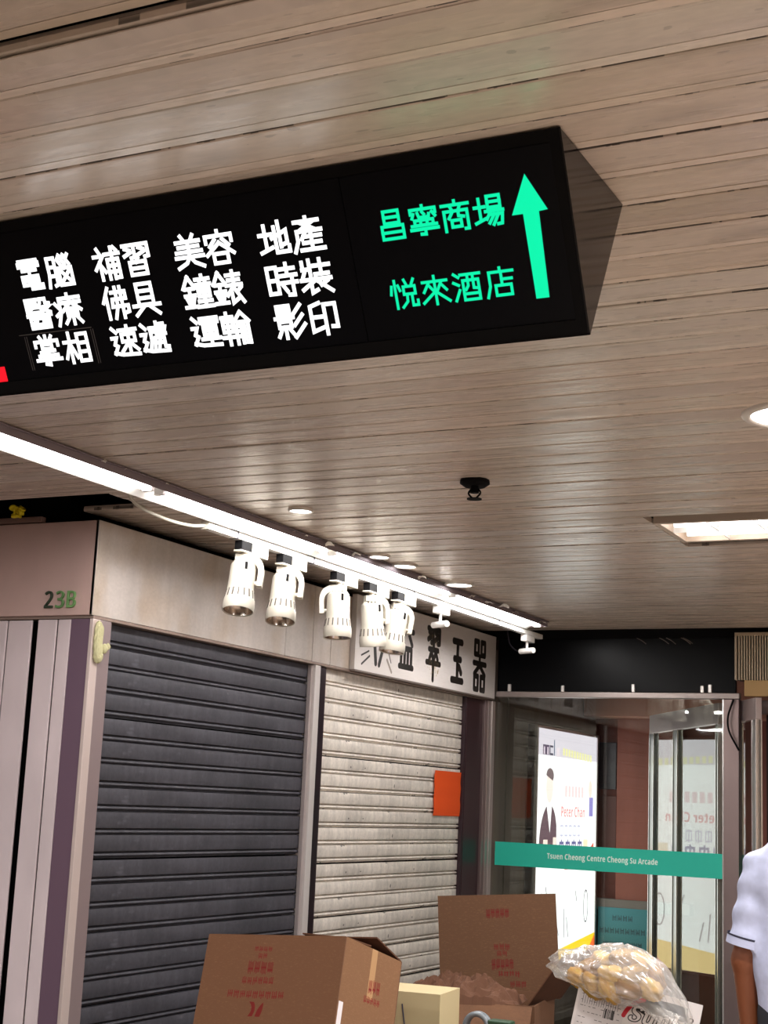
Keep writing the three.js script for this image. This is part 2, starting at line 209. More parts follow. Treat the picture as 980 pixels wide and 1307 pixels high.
// ceiling of long painted metal planks, 13 cm apart, each with a recessed joint flange
const ceilingObj = structure('ceiling', 'cream painted metal plank ceiling with dirty joints', 'ceiling');
{
  const pitch = 0.13, face = 0.1, P0 = -1.95;
  const profile = (drop, gap, seam) => [[0, 0.012], [0.0005, 0.002], [0.003, 0], [face - 0.003, 0], [face - 0.0005, 0.0012], [face, 0.006], [face + seam, 0.006], [face + seam + 0.0004, 0.0016], [face + 0.0292 - gap, 0.0016], [face + 0.0296 - gap, 0.02], [face - 0.004, 0.0215], [0.004, 0.0215]].map(([z, y]) => [z, y - drop]);
  function plankG(x0, x1, z, drop, gap, seam, tilt) {
    const pr = profile(drop, gap, seam), s = new THREE.Shape(pr.map(([pz, py]) => new THREE.Vector2(pz, py)));
    const g = new THREE.ExtrudeGeometry(s, { depth: x1 - x0, bevelEnabled: false, steps: 1 });
    // shape (z toward the doors, y) extruded along x
    const p = g.attributes.position;
    for (let i = 0; i < p.count; i++) { const a = p.getX(i), b = p.getY(i), c = p.getZ(i); p.setXYZ(i, x0 + c, CEIL + b + tilt * ((x0 + c + 2) / 5), z - a); }
    g.index || 0; g.computeVertexNormals();
    const idx = g.attributes.position, uv = new Float32Array(idx.count * 2);
    for (let i = 0; i < idx.count; i++) { uv[2 * i] = idx.getX(i); uv[2 * i + 1] = (z - idx.getZ(i)) / pitch; }
    g.setAttribute('uv', new THREE.BufferAttribute(uv, 2)); return g;
  }
  for (let k = -45; k <= 53; k++) {
    const z = P0 - 0.028 - k * pitch;                // near edge of the plank's face
    const far = z - pitch < DOOR + 0.02;
    if (far) break;
    let drop = rr(-0.0015, 0.002), gap = rr(0.002, 0.004), seam = rr(0.0015, 0.0025), tilt = rr(-0.002, 0.002);
    if (k === -4) { drop = -0.009; gap = 0.007; } if (k === -3) { drop = 0.007; gap = 0.006; } if (k === -2) { drop = 0.003; gap = 0.004; }
    if ([1, 2, 3, 5, 7, 8, 9].includes(k)) { gap = rr(0.004, 0.007); seam = rr(0.002, 0.0035); }
    if (k > 9) { gap = rr(0.0003, 0.0009); seam = 0.0005; drop = rr(-0.0003, 0.0003); }
    if ([15, 21, 24, 27, 28, 30].includes(k)) { gap = rr(0.002, 0.004); seam = 0.002; drop = rr(0.0005, 0.002); }
    const runs = [];
    const zi = [z, z - pitch], hit = zi[1] < -5.47 && zi[0] > -5.9, slot = zi[1] < -4.45 && zi[0] > -4.69;
    const left = zi[0] < CORNER ? SHOP - 0.1 : -6.98, start = slot ? -3.42 : left;
    if (hit) { runs.push([start, -1.612], [0.05, 3.48]); } else runs.push([start, 3.48]);
    if (slot) runs.push([-6.98, -4.4]);
    for (const [a, b] of runs) mesh('plank', plankG(a, b, z, drop, gap, seam, tilt), plankMats[Math.floor(rnd() * 5)], ceilingObj);
  }
  for (const [a, b, y, t] of [[-1.594, -1.634, 0.011, 0.002], [-1.722, -1.743, 0.008, -0.003]]) { const g = boxG(-6.9, 0.6, CEIL - y, CEIL - y + 0.003, b, a, 0.001); const m = mesh('cover_strip', g, plankMats[1], ceilingObj); m.rotation.z = t; }
}

// ------------------------------------------------------------------ hanging direction sign, a triangular box
{
  const x0 = -2.75, x1 = -0.79, zf = -2.14, zb = -2.478, zm = -2.309, yb = 2.295;
  const g = thing('direction_sign', 'black triangular ceiling sign with glowing white and green Chinese lettering', 'sign', [0, 0, 0]);
  const inset = 0.006, tri = new THREE.Shape([new THREE.Vector2(-zf, CEIL - 0.002), new THREE.Vector2(-zm, yb), new THREE.Vector2(-zb, CEIL - 0.002)]);
  const body = new THREE.ExtrudeGeometry(tri, { depth: x1 - x0 - 2 * inset, bevelEnabled: false });
  { const p = body.attributes.position; for (let i = 0; i < p.count; i++) p.setXYZ(i, x0 + inset + p.getZ(i), p.getY(i), -p.getX(i)); body.computeVertexNormals(); }
  mesh('housing', body, blackMatt, g);
  for (const xe of [x0, x1 - inset]) {
    const e = new THREE.ExtrudeGeometry(tri, { depth: inset, bevelEnabled: false }), p = e.attributes.position;
    for (let i = 0; i < p.count; i++) p.setXYZ(i, xe + p.getZ(i), p.getY(i), -p.getX(i)); e.computeVertexNormals();
    mesh('end_panel', e, M(0x17141a, 0.1, 0), g).userData.label = 'smoky glossy end panel';
  }
  // front face frame: u along x, t down the sloping face
  const L = Math.hypot(CEIL - yb, zm - zf), down = new THREE.Vector3(0, (yb - CEIL) / L, (zm - zf) / L), out = new THREE.Vector3(0, (zm - zf) / L, -(yb - CEIL) / L);
  const basis = new THREE.Matrix4().makeBasis(new THREE.Vector3(1, 0, 0), down.clone().negate(), out);
  function panel(name, a, b, t0, t1, lift, thick, mats) {
    const geo = new THREE.BoxGeometry(b - a, t1 - t0, thick), m = mesh(name, geo, mats, g);
    m.quaternion.setFromRotationMatrix(basis);
    m.position.set((a + b) / 2, CEIL, zf).addScaledVector(down, (t0 + t1) / 2).addScaledVector(out, lift + thick / 2); return m;
  }
  const S = 1300;  // canvas pixels per metre
  const faceMats = (a, b, t0, t1, drawGlow, drawBase) => {
    const w = Math.round((b - a) * S), hh = Math.round((t1 - t0) * S), tr = (ctx) => { ctx.translate(-a * S, -t0 * S); ctx.scale(S, S); };
    const em = canvasTex(w, hh, (c) => { c.fillStyle = '#000'; c.fillRect(0, 0, w, hh); tr(c); drawGlow(c); });
    const base = canvasTex(w, hh, (c) => { c.fillStyle = '#0a0a0f'; c.fillRect(0, 0, w, hh); tr(c); if (drawBase) drawBase(c); });
    const front = new THREE.MeshPhysicalMaterial({ specularIntensity: 0.4, map: base, emissive: 0xffffff, emissiveMap: em, emissiveIntensity: LIGHT.signText, roughness: 0.34 });
    return [blackMatt, blackMatt, blackMatt, blackMatt, front, blackMatt];
  };
  const split = -1.205;
  panel('letter_panel', x0 + 0.02, split - 0.001, 0.022, 0.318, 0, 0.006, faceMats(x0 + 0.02, split - 0.001, 0.022, 0.318, (c) => {
    c.strokeStyle = '#ffffff'; c.fillStyle = '#ffffff';
    const cols = [[-1.922, -1.848], [-1.732, -1.662], [-1.543, -1.475], [-1.357, -1.287]], rows = [0.111, 0.188, 0.265];
    const text = [['電腦', '補習', '美容', '地產'], ['醫療', '佛具', '鐘錶', '時裝'], ['掌相', '速遞', '運輸', '影印']];
    text.forEach((row, r) => row.forEach((two, k) => [...two].forEach((ch, i) => drawGlyph(c, ch, cols[k][i], rows[r], 0.0605, 0.0595, 0.0076, 'square'))));
    c.fillStyle = '#e0101c'; c.fillRect(-2.5, 0.287, 0.459, 0.031);
  }, (c) => {
    c.strokeStyle = '#8d8a88'; c.lineWidth = 0.0012; c.lineCap = 'butt';
    c.beginPath(); c.moveTo(-1.985, 0.228); c.lineTo(-1.803, 0.229); c.stroke();
    for (const x of [-1.972, -1.967, -1.806, -1.801]) { c.beginPath(); c.moveTo(x, 0.232); c.lineTo(x + 0.001, 0.302); c.stroke(); }
  })).userData.label = 'black panel with twelve white lit words';
  panel('letter_panel', split + 0.001, x1 - 0.02, 0.022, 0.318, 0, 0.006, faceMats(split + 0.001, x1 - 0.02, 0.022, 0.318, (c) => {
    c.strokeStyle = '#04b07c'; c.fillStyle = '#04b07c';
    const xs = [-1.118, -1.057, -0.996, -0.935];
    [...'昌寧商場'].forEach((ch, i) => drawGlyph(c, ch, xs[i], 0.117, 0.051, 0.05, 0.0061, 'square'));
    [...'悦來酒店'].forEach((ch, i) => drawGlyph(c, ch, xs[i], 0.24, 0.05, 0.049, 0.0056, 'square'));
    c.beginPath(); [[-0.862, 0.065], [-0.83, 0.129], [-0.846, 0.13], [-0.85, 0.276], [-0.874, 0.276], [-0.875, 0.131], [-0.895, 0.131]].forEach(([x, y], i) => (i ? c.lineTo(x, y) : c.moveTo(x, y))); c.closePath(); c.fill();
  })).userData.label = 'black panel with green lit words and an upward arrow';
  panel('frame_rail', x0, x1, 0.0, 0.021, 0, 0.009, blackMatt); panel('frame_rail', x0, x1, 0.319, 0.343, 0, 0.009, blackMatt);
  panel('frame_stile', x1 - 0.019, x1, 0.021, 0.319, 0, 0.009, blackMatt); panel('frame_stile', x0, x0 + 0.019, 0.021, 0.319, 0, 0.009, blackMatt);
  const mid = new THREE.Vector3(-1.6, CEIL, zf).addScaledVector(down, 0.19).addScaledVector(out, 0.012), to = mid.clone().addScaledVector(out, 1);
  areaLight('sign_light', new THREE.Color(1, 0.98, 0.97), 0.12, 0.72, 0.22, mid.toArray(), to.toArray());
  const mid2 = new THREE.Vector3(-1.0, CEIL, zf).addScaledVector(down, 0.19).addScaledVector(out, 0.012), to2 = mid2.clone().addScaledVector(out, 1);
  areaLight('sign_light', new THREE.Color(0.02, 0.9, 0.5), 0.12, 0.34, 0.2, mid2.toArray(), to2.toArray());
}

// ------------------------------------------------------------------ long fluorescent fitting with the lamp track beside it
{
  const { x0, x1, z0, z1, y0 } = TUBE;
  const g = thing('fluorescent_fitting', 'long open fluorescent strip fitting running above the shutters', 'light fitting');
  mesh('reflector', boxG(x0 + 0.004, x1 - 0.004, CEIL - 0.006, CEIL - 0.003, z0, z1), whiteEnamel, g);
  mesh('side_flange', boxG(x1 - 0.004, x1, y0, CEIL - 0.001, z0, z1, 0.001), greyPaint, g);
  mesh('side_flange', boxG(x1, x1 + 0.012, CEIL - 0.008, CEIL - 0.004, z0, z1, 0.001), greyPaint, g);
  { const wing = new THREE.Shape([[0, 0], [0.046, 0.034], [0.05, 0.032], [0.004, -0.003]].map(([a, b]) => new THREE.Vector2(a, b))), wg = new THREE.ExtrudeGeometry(wing, { depth: z1 - z0, bevelEnabled: false }); wg.translate(x0, 2.558, z0); mesh('reflector_wing', wg, whiteEnamel, g); }
  mesh('end_cap', boxG(x0, x1, y0, CEIL - 0.001, z0 - 0.006, z0, 0.001), greyPaint, g);
  const n = 4, len = (z1 - z0) / n;
  for (let i = 0; i < n; i++) {
    const a = z0 + i * len + 0.045, b = z0 + (i + 1) * len - 0.045, c = new THREE.CylinderGeometry(0.016, 0.016, b - a, 18); c.rotateX(Math.PI / 2); c.translate((x0 + x1) / 2 + 0.018, 2.577, (a + b) / 2);
    mesh('lamp_tube', c, glow(WHITE, 9), g);
    for (const e of [a - 0.018, b]) mesh('lamp_holder', boxG((x0 + x1) / 2 - 0.003, (x0 + x1) / 2 + 0.039, 2.56, CEIL - 0.006, e, e + 0.018, 0.002), whiteEnamel, g);
    areaLight('lamp_tube_light', WHITE, LIGHT.tube, x1 - x0 - 0.02, b - a, [(x0 + x1) / 2, 2.5555, (a + b) / 2], [(x0 + x1) / 2, 0, (a + b) / 2 + 1e-4]);
  }
  // track
  const tx = -3.24, t = thing('lamp_track', 'white lamp track beside the fluorescent strip with a loose feed cable', 'lamp track');
  mesh('rail', boxG(tx - 0.018, tx + 0.018, 2.53, 2.558, -8.62, -4.86, 0.003), whiteEnamel, t);
  mesh('end_cap', boxG(tx - 0.02, tx + 0.02, 2.528, 2.56, -4.86, -4.84, 0.003), whitePlastic, t);
  for (const z of [-5.06, -5.7, -6.75, -7.9]) mesh('clip', boxG(tx - 0.02, tx + 0.021, 2.528, CEIL - 0.001, z - 0.004, z + 0.004), darkMetal, t);
  mesh('feed_cable', tubeG([[tx, 2.545, -4.85], [tx - 0.02, 2.53, -4.76], [tx - 0.06, 2.54, -4.6], [tx - 0.09, 2.575, -4.48], [tx - 0.1, 2.64, -4.44]], 0.007), whitePlastic, t);
}

// track spotlights
function spotlight(z, label, yaw, lean, tip, armSide) {
  const tx = -3.24, g = thing('track_spotlight', label, 'spotlight', [tx, 2.53, z], 'spotlights on the lamp track');
  mesh('adapter', boxG(-0.021, 0.022, -0.052, -0.001, -0.15, -0.025, 0.003), whitePlastic, g);
  mesh('adapter_socket', boxG(-0.018, 0.018, -0.04, -0.001, -0.025, 0.055, 0.002), blackMatt, g);
  mesh('adapter_plate', boxG(-0.019, 0.019, -0.046, -0.04, -0.025, 0.06, 0.001), whitePlastic, g);
  const head = new THREE.Group(); head.name = 'lamp_head'; g.add(head); head.scale.setScalar(1.09); head.position.set(0, -0.045, 0.0); head.rotation.set(lean, yaw, tip, 'YXZ');
  mesh('stem', new THREE.CylinderGeometry(0.013, 0.013, 0.022, 16).translate(0, -0.008, 0), whitePlastic, head);
  const s = new THREE.Shape(); s.moveTo(-0.03, -0.012); s.lineTo(0.018, -0.012); s.bezierCurveTo(0.062, -0.016, 0.076, -0.05, 0.074, -0.085); s.lineTo(0.072, -0.135); s.lineTo(0.056, -0.135); s.lineTo(0.058, -0.085); s.bezierCurveTo(0.058, -0.056, 0.046, -0.042, 0.012, -0.036); s.lineTo(-0.03, -0.034); s.closePath();
  const yo = new THREE.ExtrudeGeometry(s, { depth: 0.024, bevelEnabled: true, bevelSize: 0.0015, bevelThickness: 0.0015, bevelSegments: 1, curveSegments: 10 }); yo.scale(1.07, 1, 1.15); yo.translate(0, 0, -0.012); if (armSide < 0) yo.scale(-1, 1, 1), yo.index === null && flip(yo);
  mesh('yoke', yo, whitePlastic, head);
  mesh('pivot', new THREE.CylinderGeometry(0.009, 0.009, 0.02, 14).rotateZ(Math.PI / 2).translate(armSide * 0.058, -0.122, 0), whitePlastic, head);
  const by = -0.046;
  mesh('lamp_body', latheG([[0.0, by], [0.04, by], [0.0455, by - 0.004], [0.048, by - 0.012], [0.05, by - 0.1], [0.0515, by - 0.112], [0.0585, by - 0.15], [0.06, by - 0.17], [0.0585, by - 0.19], [0.0555, by - 0.19], [0.053, by - 0.17], [0.045, by - 0.13], [0.02, by - 0.11], [0.0, by - 0.108]], 36), whitePlastic, head);
  const tooth = new THREE.BoxGeometry(0.006, 0.008, 0.006);
  for (let i = 0; i < 14; i++) { const a = (i / 14) * Math.PI * 2, m = mesh('collar_tooth', tooth, whitePlastic, head); m.position.set(Math.cos(a) * 0.036, by + 0.003, Math.sin(a) * 0.036); m.rotation.y = -a; }
  const slot = new THREE.BoxGeometry(0.005, 0.032, 0.004);
  for (let i = 0; i < 16; i++) { const a = (i / 16) * Math.PI * 2, m = mesh('vent_slot', slot, M(0x5a534c, 0.8), head); m.position.set(Math.sin(a) * 0.0538, by - 0.128, Math.cos(a) * 0.0538); m.rotation.set(-0.17, a, 0, 'YXZ'); }
  for (const a of [0.35, 0.35 + Math.PI]) { const m = mesh('latch_slot', new THREE.BoxGeometry(0.011, 0.03, 0.004), blackMatt, head); m.position.set(Math.sin(a) * 0.0478, by - 0.022, Math.cos(a) * 0.0478); m.rotation.y = a; }
  mesh('reflector', latheG([[0.055, by - 0.187], [0.048, by - 0.155], [0.024, by - 0.128], [0.0, by - 0.125]], 28), M(0xd9cfc6, 0.18, 0.9), head);
  mesh('bulb', new THREE.SphereGeometry(0.016, 16, 12).scale(1, 1.3, 1).translate(0, by - 0.15, 0), new THREE.MeshPhysicalMaterial({ color: 0xf1e9df, roughness: 0.15, clearcoat: 1 }), head);
  return g;
}
function flip(g) { for (const k of Object.keys(g.attributes)) { const a = g.attributes[k]; for (let i = 0; i < a.count; i += 3) for (let c = 0; c < a.itemSize; c++) { const j = (i + 1) * a.itemSize + c, m = (i + 2) * a.itemSize + c, q = a.array[j]; a.array[j] = a.array[m]; a.array[m] = q; } } g.computeVertexNormals(); }
spotlight(-5.15, 'cream track spotlight with the feed cable end of the track beside it', 0.45, -0.24, -0.03, 1);
spotlight(-5.485, 'cream track spotlight second from the cabled end of the track', 0.45, -0.24, -0.02, 1);
spotlight(-5.975, 'cream track spotlight third along, its yoke turned away from the others', 0.5, -0.05, 0.02, -1);
spotlight(-6.31, 'cream track spotlight leaning outward in front of the white signboard edge', 0.9, 0.05, 0.1, 1);
spotlight(-6.62, 'cream track spotlight leaning against its neighbour before the brushed lettering', 0.9, -0.03, -0.14, 1);
for (const [z, label] of [[-7.12, 'bare white track adapter with an empty lamp stub over the signboard'], [-8.4, 'bare white track adapter with an empty lamp stub at the dark end panel']]) {
  const g = thing('track_adapter', label, 'adapter', [-3.24, 2.53, z], 'bare adapters on the lamp track');
  mesh('adapter', boxG(-0.019, 0.019, -0.04, -0.001, -0.08, 0.06, 0.003), whiteEnamel, g);
  mesh('stem', new THREE.CylinderGeometry(0.008, 0.008, 0.05, 12).translate(0, -0.062, 0), whiteEnamel, g);
  mesh('stub', new THREE.CylinderGeometry(0.017, 0.017, 0.12, 16).rotateZ(Math.PI / 2).rotateY(-0.5).translate(0, -0.095, 0), whiteEnamel, g);
  if (z < -8) mesh('wire', tubeG([[-0.01, -0.03, -0.05], [-0.07, -0.09, -0.05], [-0.1, -0.06, 0.02], [-0.11, 0.02, 0.05]], 0.004), darkMetal, g);
}

// ------------------------------------------------------------------ ceiling lights and small ceiling things
function troffer(xa, xb, za, zb, label, k = 1) {
  const g = thing('louvre_light', label, 'ceiling light'), f = 0.022, y = CEIL - 0.003;
  mesh('frame', merged([boxG(xa, xb, y, CEIL + 0.04, za - f, za), boxG(xa, xb, y, CEIL + 0.04, zb, zb + f), boxG(xa, xa + f, y, CEIL + 0.04, zb + f, za - f), boxG(xb - f, xb, y, CEIL + 0.04, zb + f, za - f)]), M(0xd9c6b4, 0.45, 0.2), g);
  mesh('back_tray', boxG(xa + f, xb - f, CEIL + 0.036, CEIL + 0.04, zb + f, za - f), whiteEnamel, g);
  const nb = 9; for (let i = 1; i < nb; i++) { const x = xa + f + ((xb - xa - 2 * f) * i) / nb; mesh('louvre_blade', boxG(x - 0.002, x + 0.002, CEIL - 0.002, CEIL + 0.024, zb + f, za - f), M(0xf2f2f0, 0.25, 0.1), g); }
  const zm = (za + zb) / 2; mesh('louvre_blade', boxG(xa + f, xb - f, CEIL - 0.002, CEIL + 0.024, zm - 0.003, zm + 0.003), M(0xf2f2f0, 0.25, 0.1), g);
  for (const q of [0.27, 0.73]) { const c = new THREE.CylinderGeometry(0.012, 0.012, xb - xa - 2 * f - 0.06, 14).rotateZ(Math.PI / 2).translate((xa + xb) / 2, CEIL + 0.014, za + (zb - za) * q); mesh('lamp_tube', c, glow(WHITE, 3.4), g); }
  areaLight('louvre_light_lamp', WHITE, LIGHT.troffer * k, xb - xa - 2 * f, za - zb - 2 * f, [(xa + xb) / 2, CEIL - 0.005, zm], [(xa + xb) / 2, 0, zm + 1e-4]);
}
troffer(-1.605, 0.04, -5.472, -5.895, 'recessed louvred fluorescent ceiling light near the glass entrance');
troffer(-1.2, 0.0, 0.62, 0.2, 'recessed louvred fluorescent ceiling light behind the viewer', 1.9);
troffer(1.2, 2.4, -2.4, -2.82, 'recessed louvred fluorescent ceiling light by the side wall', 1.7);
troffer(-5.0, -3.8, -1.6, -2.02, 'recessed louvred fluorescent ceiling light over the cross passage', 1.35);
troffer(-5.0, -3.8, 1.6, 1.18, 'recessed louvred fluorescent ceiling light deeper in the cross passage', 1.35);
function downlight(x, z, r, label, k, y = CEIL) {
  const g = thing('downlight', label, 'downlight', [x, y, z], 'round downlights');
  mesh('trim_ring', latheG([[r * 0.86, 0.004], [r * 0.84, -0.004], [r * 0.9, -0.011], [r * 1.0, -0.011], [r * 1.06, -0.004], [r * 1.06, 0.004]], 36), M(0xe9e2da, 0.35, 0.2), g);
  mesh('diffuser', latheG([[0, -0.011], [r * 0.5, -0.01], [r * 0.88, -0.006], [r * 0.88, 0.002], [0, 0.002]], 32), glow(WHITE, 4), g);
  const s = new THREE.SpotLight(WHITE, k, 0, 1.25, 0.7, 2); s.name = 'downlight_lamp'; s.position.set(x, y - 0.014, z); s.target.position.set(x, 0, z); s.shadow.radius = r * 40; s.castShadow = true; scene.add(s, s.target);
  s.target.name = 'lamp_aim';
}
{ const p = at(1012, 528, 'y', CEIL); downlight(p.x, p.z, 0.132, 'round glowing downlight between the hanging sign and the louvred light', LIGHT.down); }
for (const [X, Y, r, w] of [[384, 650, 0.048, 'at the cabled end of the track'], [484, 709, 0.05, 'beside the middle spotlights'], [516, 721, 0.06, 'just past the middle spotlights'], [586, 745, 0.072, 'above the white signboard'], [716, 813, 0.06, 'past the end of the fluorescent strip']]) {
  const p = at(X, Y, 'y', CEIL); downlight(p.x, p.z, r, 'small round downlight by the fluorescent strip, ' + w, LIGHT.down * 0.05);
}
downlight(-2.5, -9.75, 0.07, 'round downlight in the passage behind the glass', LIGHT.down * 0.35, 2.5);
{ // sprinkler
  const p = at(606, 613, 'y', CEIL), g = thing('sprinkler', 'small black fire sprinkler head on the plank ceiling', 'sprinkler', [p.x, CEIL, p.z]);
  mesh('escutcheon', latheG([[0, 0.002], [0.05, 0.002], [0.052, -0.012], [0.036, -0.024], [0, -0.018]], 24), blackMatt, g);
  mesh('body', new THREE.CylinderGeometry(0.013, 0.016, 0.03, 14).translate(0, -0.03, 0), blackMatt, g);
  for (const s of [-1, 1]) mesh('frame_arm', tubeG([[s * 0.012, -0.03, 0], [s * 0.022, -0.045, 0], [s * 0.006, -0.064, 0]], 0.0035, 12, 6), blackMatt, g);
  const d = mesh('deflector', new THREE.CylinderGeometry(0.026, 0.026, 0.003, 20).translate(0, -0.066, 0), blackMatt, g); d.castShadow = true;
}
{ // flakes of paint curling off along the fitting
  const flakeM = M(0xf4efe9, 0.4);
  for (const [X, Y, s] of [[130, 583, 0.02], [157, 594, 0.008], [211, 613, 0.013], [321, 652, 0.008], [372, 675, 0.012], [388, 680, 0.01], [418, 690, 0.03], [452, 703, 0.028], [536, 733, 0.03], [600, 757, 0.03], [622, 765, 0.04], [640, 770, 0.045], [655, 778, 0.03], [690, 790, 0.03]]) {
    const p = at(X, Y, 'y', CEIL - 0.004), q = new THREE.PlaneGeometry(s * 1.3, s * 0.9, 3, 2), a = q.attributes.position;
    for (let i = 0; i < a.count; i++) a.setZ(i, rr(-0.2, 0.2) * s + Math.pow(a.getX(i) / s, 2) * s * 0.6);
    q.computeVertexNormals(); q.rotateX(Math.PI / 2 + rr(-0.4, 0.4)); q.rotateY(rr(-1, 1)); q.translate(p.x + 0.012, p.y - 0.012, p.z);
    tag(mesh('paint_flake', q, flakeM), 'curl of white paint peeling from the ceiling along the fluorescent strip', 'paint flake', 'paint flakes along the fluorescent strip');
  }
}

// ------------------------------------------------------------------ shop front: fascia, number, panels, jambs, shutters
const F0 = 2.174, F1 = 2.556;
{
  const g = structure('trim_1', 'cream metal fascia over the shop shutters, stained, with a plain return face', 'fascia');
  mesh('core', boxG(-6.95, SHOP - 0.02, F0 + 0.004, F1 - 0.004, -8.84, CORNER - 0.02), blackMatt, g);
  for (const [a, b] of [[CORNER, -6.2], [-6.203, -6.47], [-6.473, -6.66], [-6.663, -6.87]]) mesh('panel', boxG(SHOP - 0.018, SHOP, F0, F1, b, a, 0.003), fascMat, g);
  mesh('panel', boxG(SHOP - 0.018, SHOP - 0.006, F0, F1, -8.84, -6.875, 0.003), fascMat, g);
  mesh('return_panel', boxG(-6.95, SHOP - 0.001, F0, F1, CORNER - 0.018, CORNER, 0.003), fascSideMat, g);
  mesh('bottom_lip', boxG(-6.95, SHOP - 0.002, F0 - 0.012, F0, -8.8, CORNER - 0.012, 0.002), M(0x9a867c, 0.5, 0.3), g);
}
const font = await new FontLoader().loadAsync('fonts/droid/droid_sans_regular.typeface.json');
{
  const p = at(57, 776, 'z', CORNER + 0.001), g = thing('unit_number', 'raised green number 23B on the fascia return face', 'number', [p.x, p.y, CORNER]);
  let x = 0; const cols = [M(0x2c3a28, 0.5), M(0x5f8a52, 0.5), M(0x6d9a5c, 0.5)];
  [...'23B'].forEach((ch, i) => { const t = new TextGeometry(ch, { font, size: 0.066, depth: 0.007, curveSegments: 5, bevelEnabled: true, bevelSize: 0.0012, bevelThickness: 0.001, bevelSegments: 1 }); t.computeBoundingBox(); const m = mesh('digit', t, cols[i], g); m.position.set(x - t.boundingBox.min.x, 0, 0.001); m.scale.x = 0.95; x += 0.056; });
}
{
  const g = structure('wall_panels', 'pinkish grey vertical metal panels of the shop side wall', 'wall panel');
  const pm = M(0xf3e2e5, 0.5, 0.05, { map: dataTex(256, 256, (u, q) => { const k = 235 + 30 * (fbm(u, q, 6, 3, 4, 12) - 0.5); return [k, k, k]; }) }), top = F0 - 0.014;
  const cuts = [[-3.752, -3.815], [-3.822, -3.917], [-3.952, -4.074], [-4.08, -4.2], [-4.206, -4.33], [-4.336, -4.46], [-4.49, -4.61], [-4.616, -4.74], [-4.746, -4.87], [-4.9, -5.02]];
  for (const [b, a] of cuts) mesh('panel', boxG(a, b, 0, top, CORNER - 0.022 - (b < -3.93 ? 0.006 : 0), CORNER - 0.012 - (b < -3.93 ? 0.006 : 0), 0.004), pm, g);
  mesh('panel', boxG(-6.95, -5.026, 0, top, CORNER - 0.05, CORNER - 0.014, 0.004), pm, g);
  mesh('backing', boxG(-6.95, -3.7, 0, top, CORNER - 0.1, CORNER - 0.07), blackMatt, g);
}
{
  const g = structure('pillar', 'corner post with a purple tinted face and a steel edge strip', 'corner post'), top = F0 - 0.013;
  mesh('mirror_face', boxG(-3.75, -3.656, 0, top, CORNER - 0.055, CORNER - 0.012, 0.002), M(0x7d6578, 0.3, 0.3), g);
  mesh('edge_strip', boxG(-3.656, SHOP + 0.002, 0, top, CORNER - 0.055, CORNER - 0.008, 0.003), M(0xd9c8c2, 0.4, 0.3), g);
  mesh('side_strip', boxG(-3.7, SHOP, 0, top, CORNER - 0.13, CORNER - 0.056, 0.002), M(0xa08f90, 0.4, 0.4), g);
}
for (const [n, label, list] of [['trim_3', 'white and dark jamb strips between the two shutters', [[SHOP, -6.57, -6.515, M(0xd9d2cf, 0.4, 0.3)], [SHOP - 0.012, -6.64, -6.572, M(0x2a1d24, 0.4, 0.4)]]], ['trim_4', 'dark maroon jamb and steel strips between the off-white shutter and the entrance', [[SHOP - 0.012, -8.72, -8.47, M(0x3a1f26, 0.3, 0.35)], [SHOP + 0.006, -8.76, -8.722, steelPink], [SHOP + 0.014, -8.8, -8.763, steel], [SHOP + 0.022, -8.852, -8.803, alu]]]]) {
  const g = structure(n, label, 'jamb'); for (const [x, a, b, mt] of list) mesh('strip', boxG(-3.76, x, 0, F0 - 0.013, a, b, 0.003), mt, g);
}
function shutter(label, za, zb, pitch, y0, top, mats, name) {
  const g = thing('roller_shutter', label, 'shutter'), X = SHOP - 0.045;
  const pr = [[-0.02, 0], [-0.014, 0.0005], [-0.014, 0.0065]]; const bead = 0.021;
  for (let i = 0; i <= 5; i++) { const t = i / 5; pr.push([-0.004 + 0.007 * Math.sin(Math.PI * t), 0.007 + (bead - 0.007) * t]); }
  pr.push([-0.014, bead + 0.0005], [-0.014, bead + 0.0075]);
  for (let i = 0; i <= 7; i++) { const t = i / 7; pr.push([0.0 + 0.0055 * Math.pow(Math.sin(Math.PI * (0.06 + 0.88 * t)), 0.45), bead + 0.008 + (pitch - bead - 0.0095) * t]); }
  pr.push([-0.014, pitch - 0.001], [-0.02, pitch - 0.0008]);
  const s = new THREE.Shape(pr.map(([a, b]) => new THREE.Vector2(a, b)));
  const geo = new THREE.ExtrudeGeometry(s, { depth: za - zb, bevelEnabled: false, steps: 1 });
  geo.rotateY(0); geo.translate(X, 0, zb); toMetric(geo);
  function toMetric(q) { const p = q.attributes.position, uv = q.attributes.uv; for (let i = 0; i < p.count; i++) uv.setXY(i, p.getZ(i), p.getY(i)); }
  const sm = toCreasedNormals(geo, 0.9); let k = 0;
  for (let y = top; y > y0; y -= pitch) { const m = mesh('slat', sm, mats[(k * 5) % 3], g); m.position.y = y - pitch; m.position.x = rr(-0.0012, 0.0012); m.rotation.x = rr(-0.0006, 0.0006); k++; }
  const yb = top - k * pitch; mesh('bottom_bar', boxG(X - 0.02, X + 0.02, Math.max(0.01, yb - 0.05), yb, zb, za, 0.004), mats[0], g);
  for (const [a, b] of [[za, za - 0.016], [zb + 0.016, zb]]) mesh('guide_lip', boxG(X + 0.008, X + 0.03, 0.01, top, b, a, 0.002), name, g);
  return g;
}
shutter('dark grey roller shutter between the corner post and the white jamb', CORNER - 0.13, -6.515, 0.0933, 0.12, 2.16, darkSlats, M(0xb5aaa8, 0.4, 0.3));
shutter('dirty off-white roller shutter with an orange notice stuck on it', -6.64, -8.47, 0.0894, 0.12, 2.165, paleSlats, M(0x3a2a30, 0.4, 0.4));
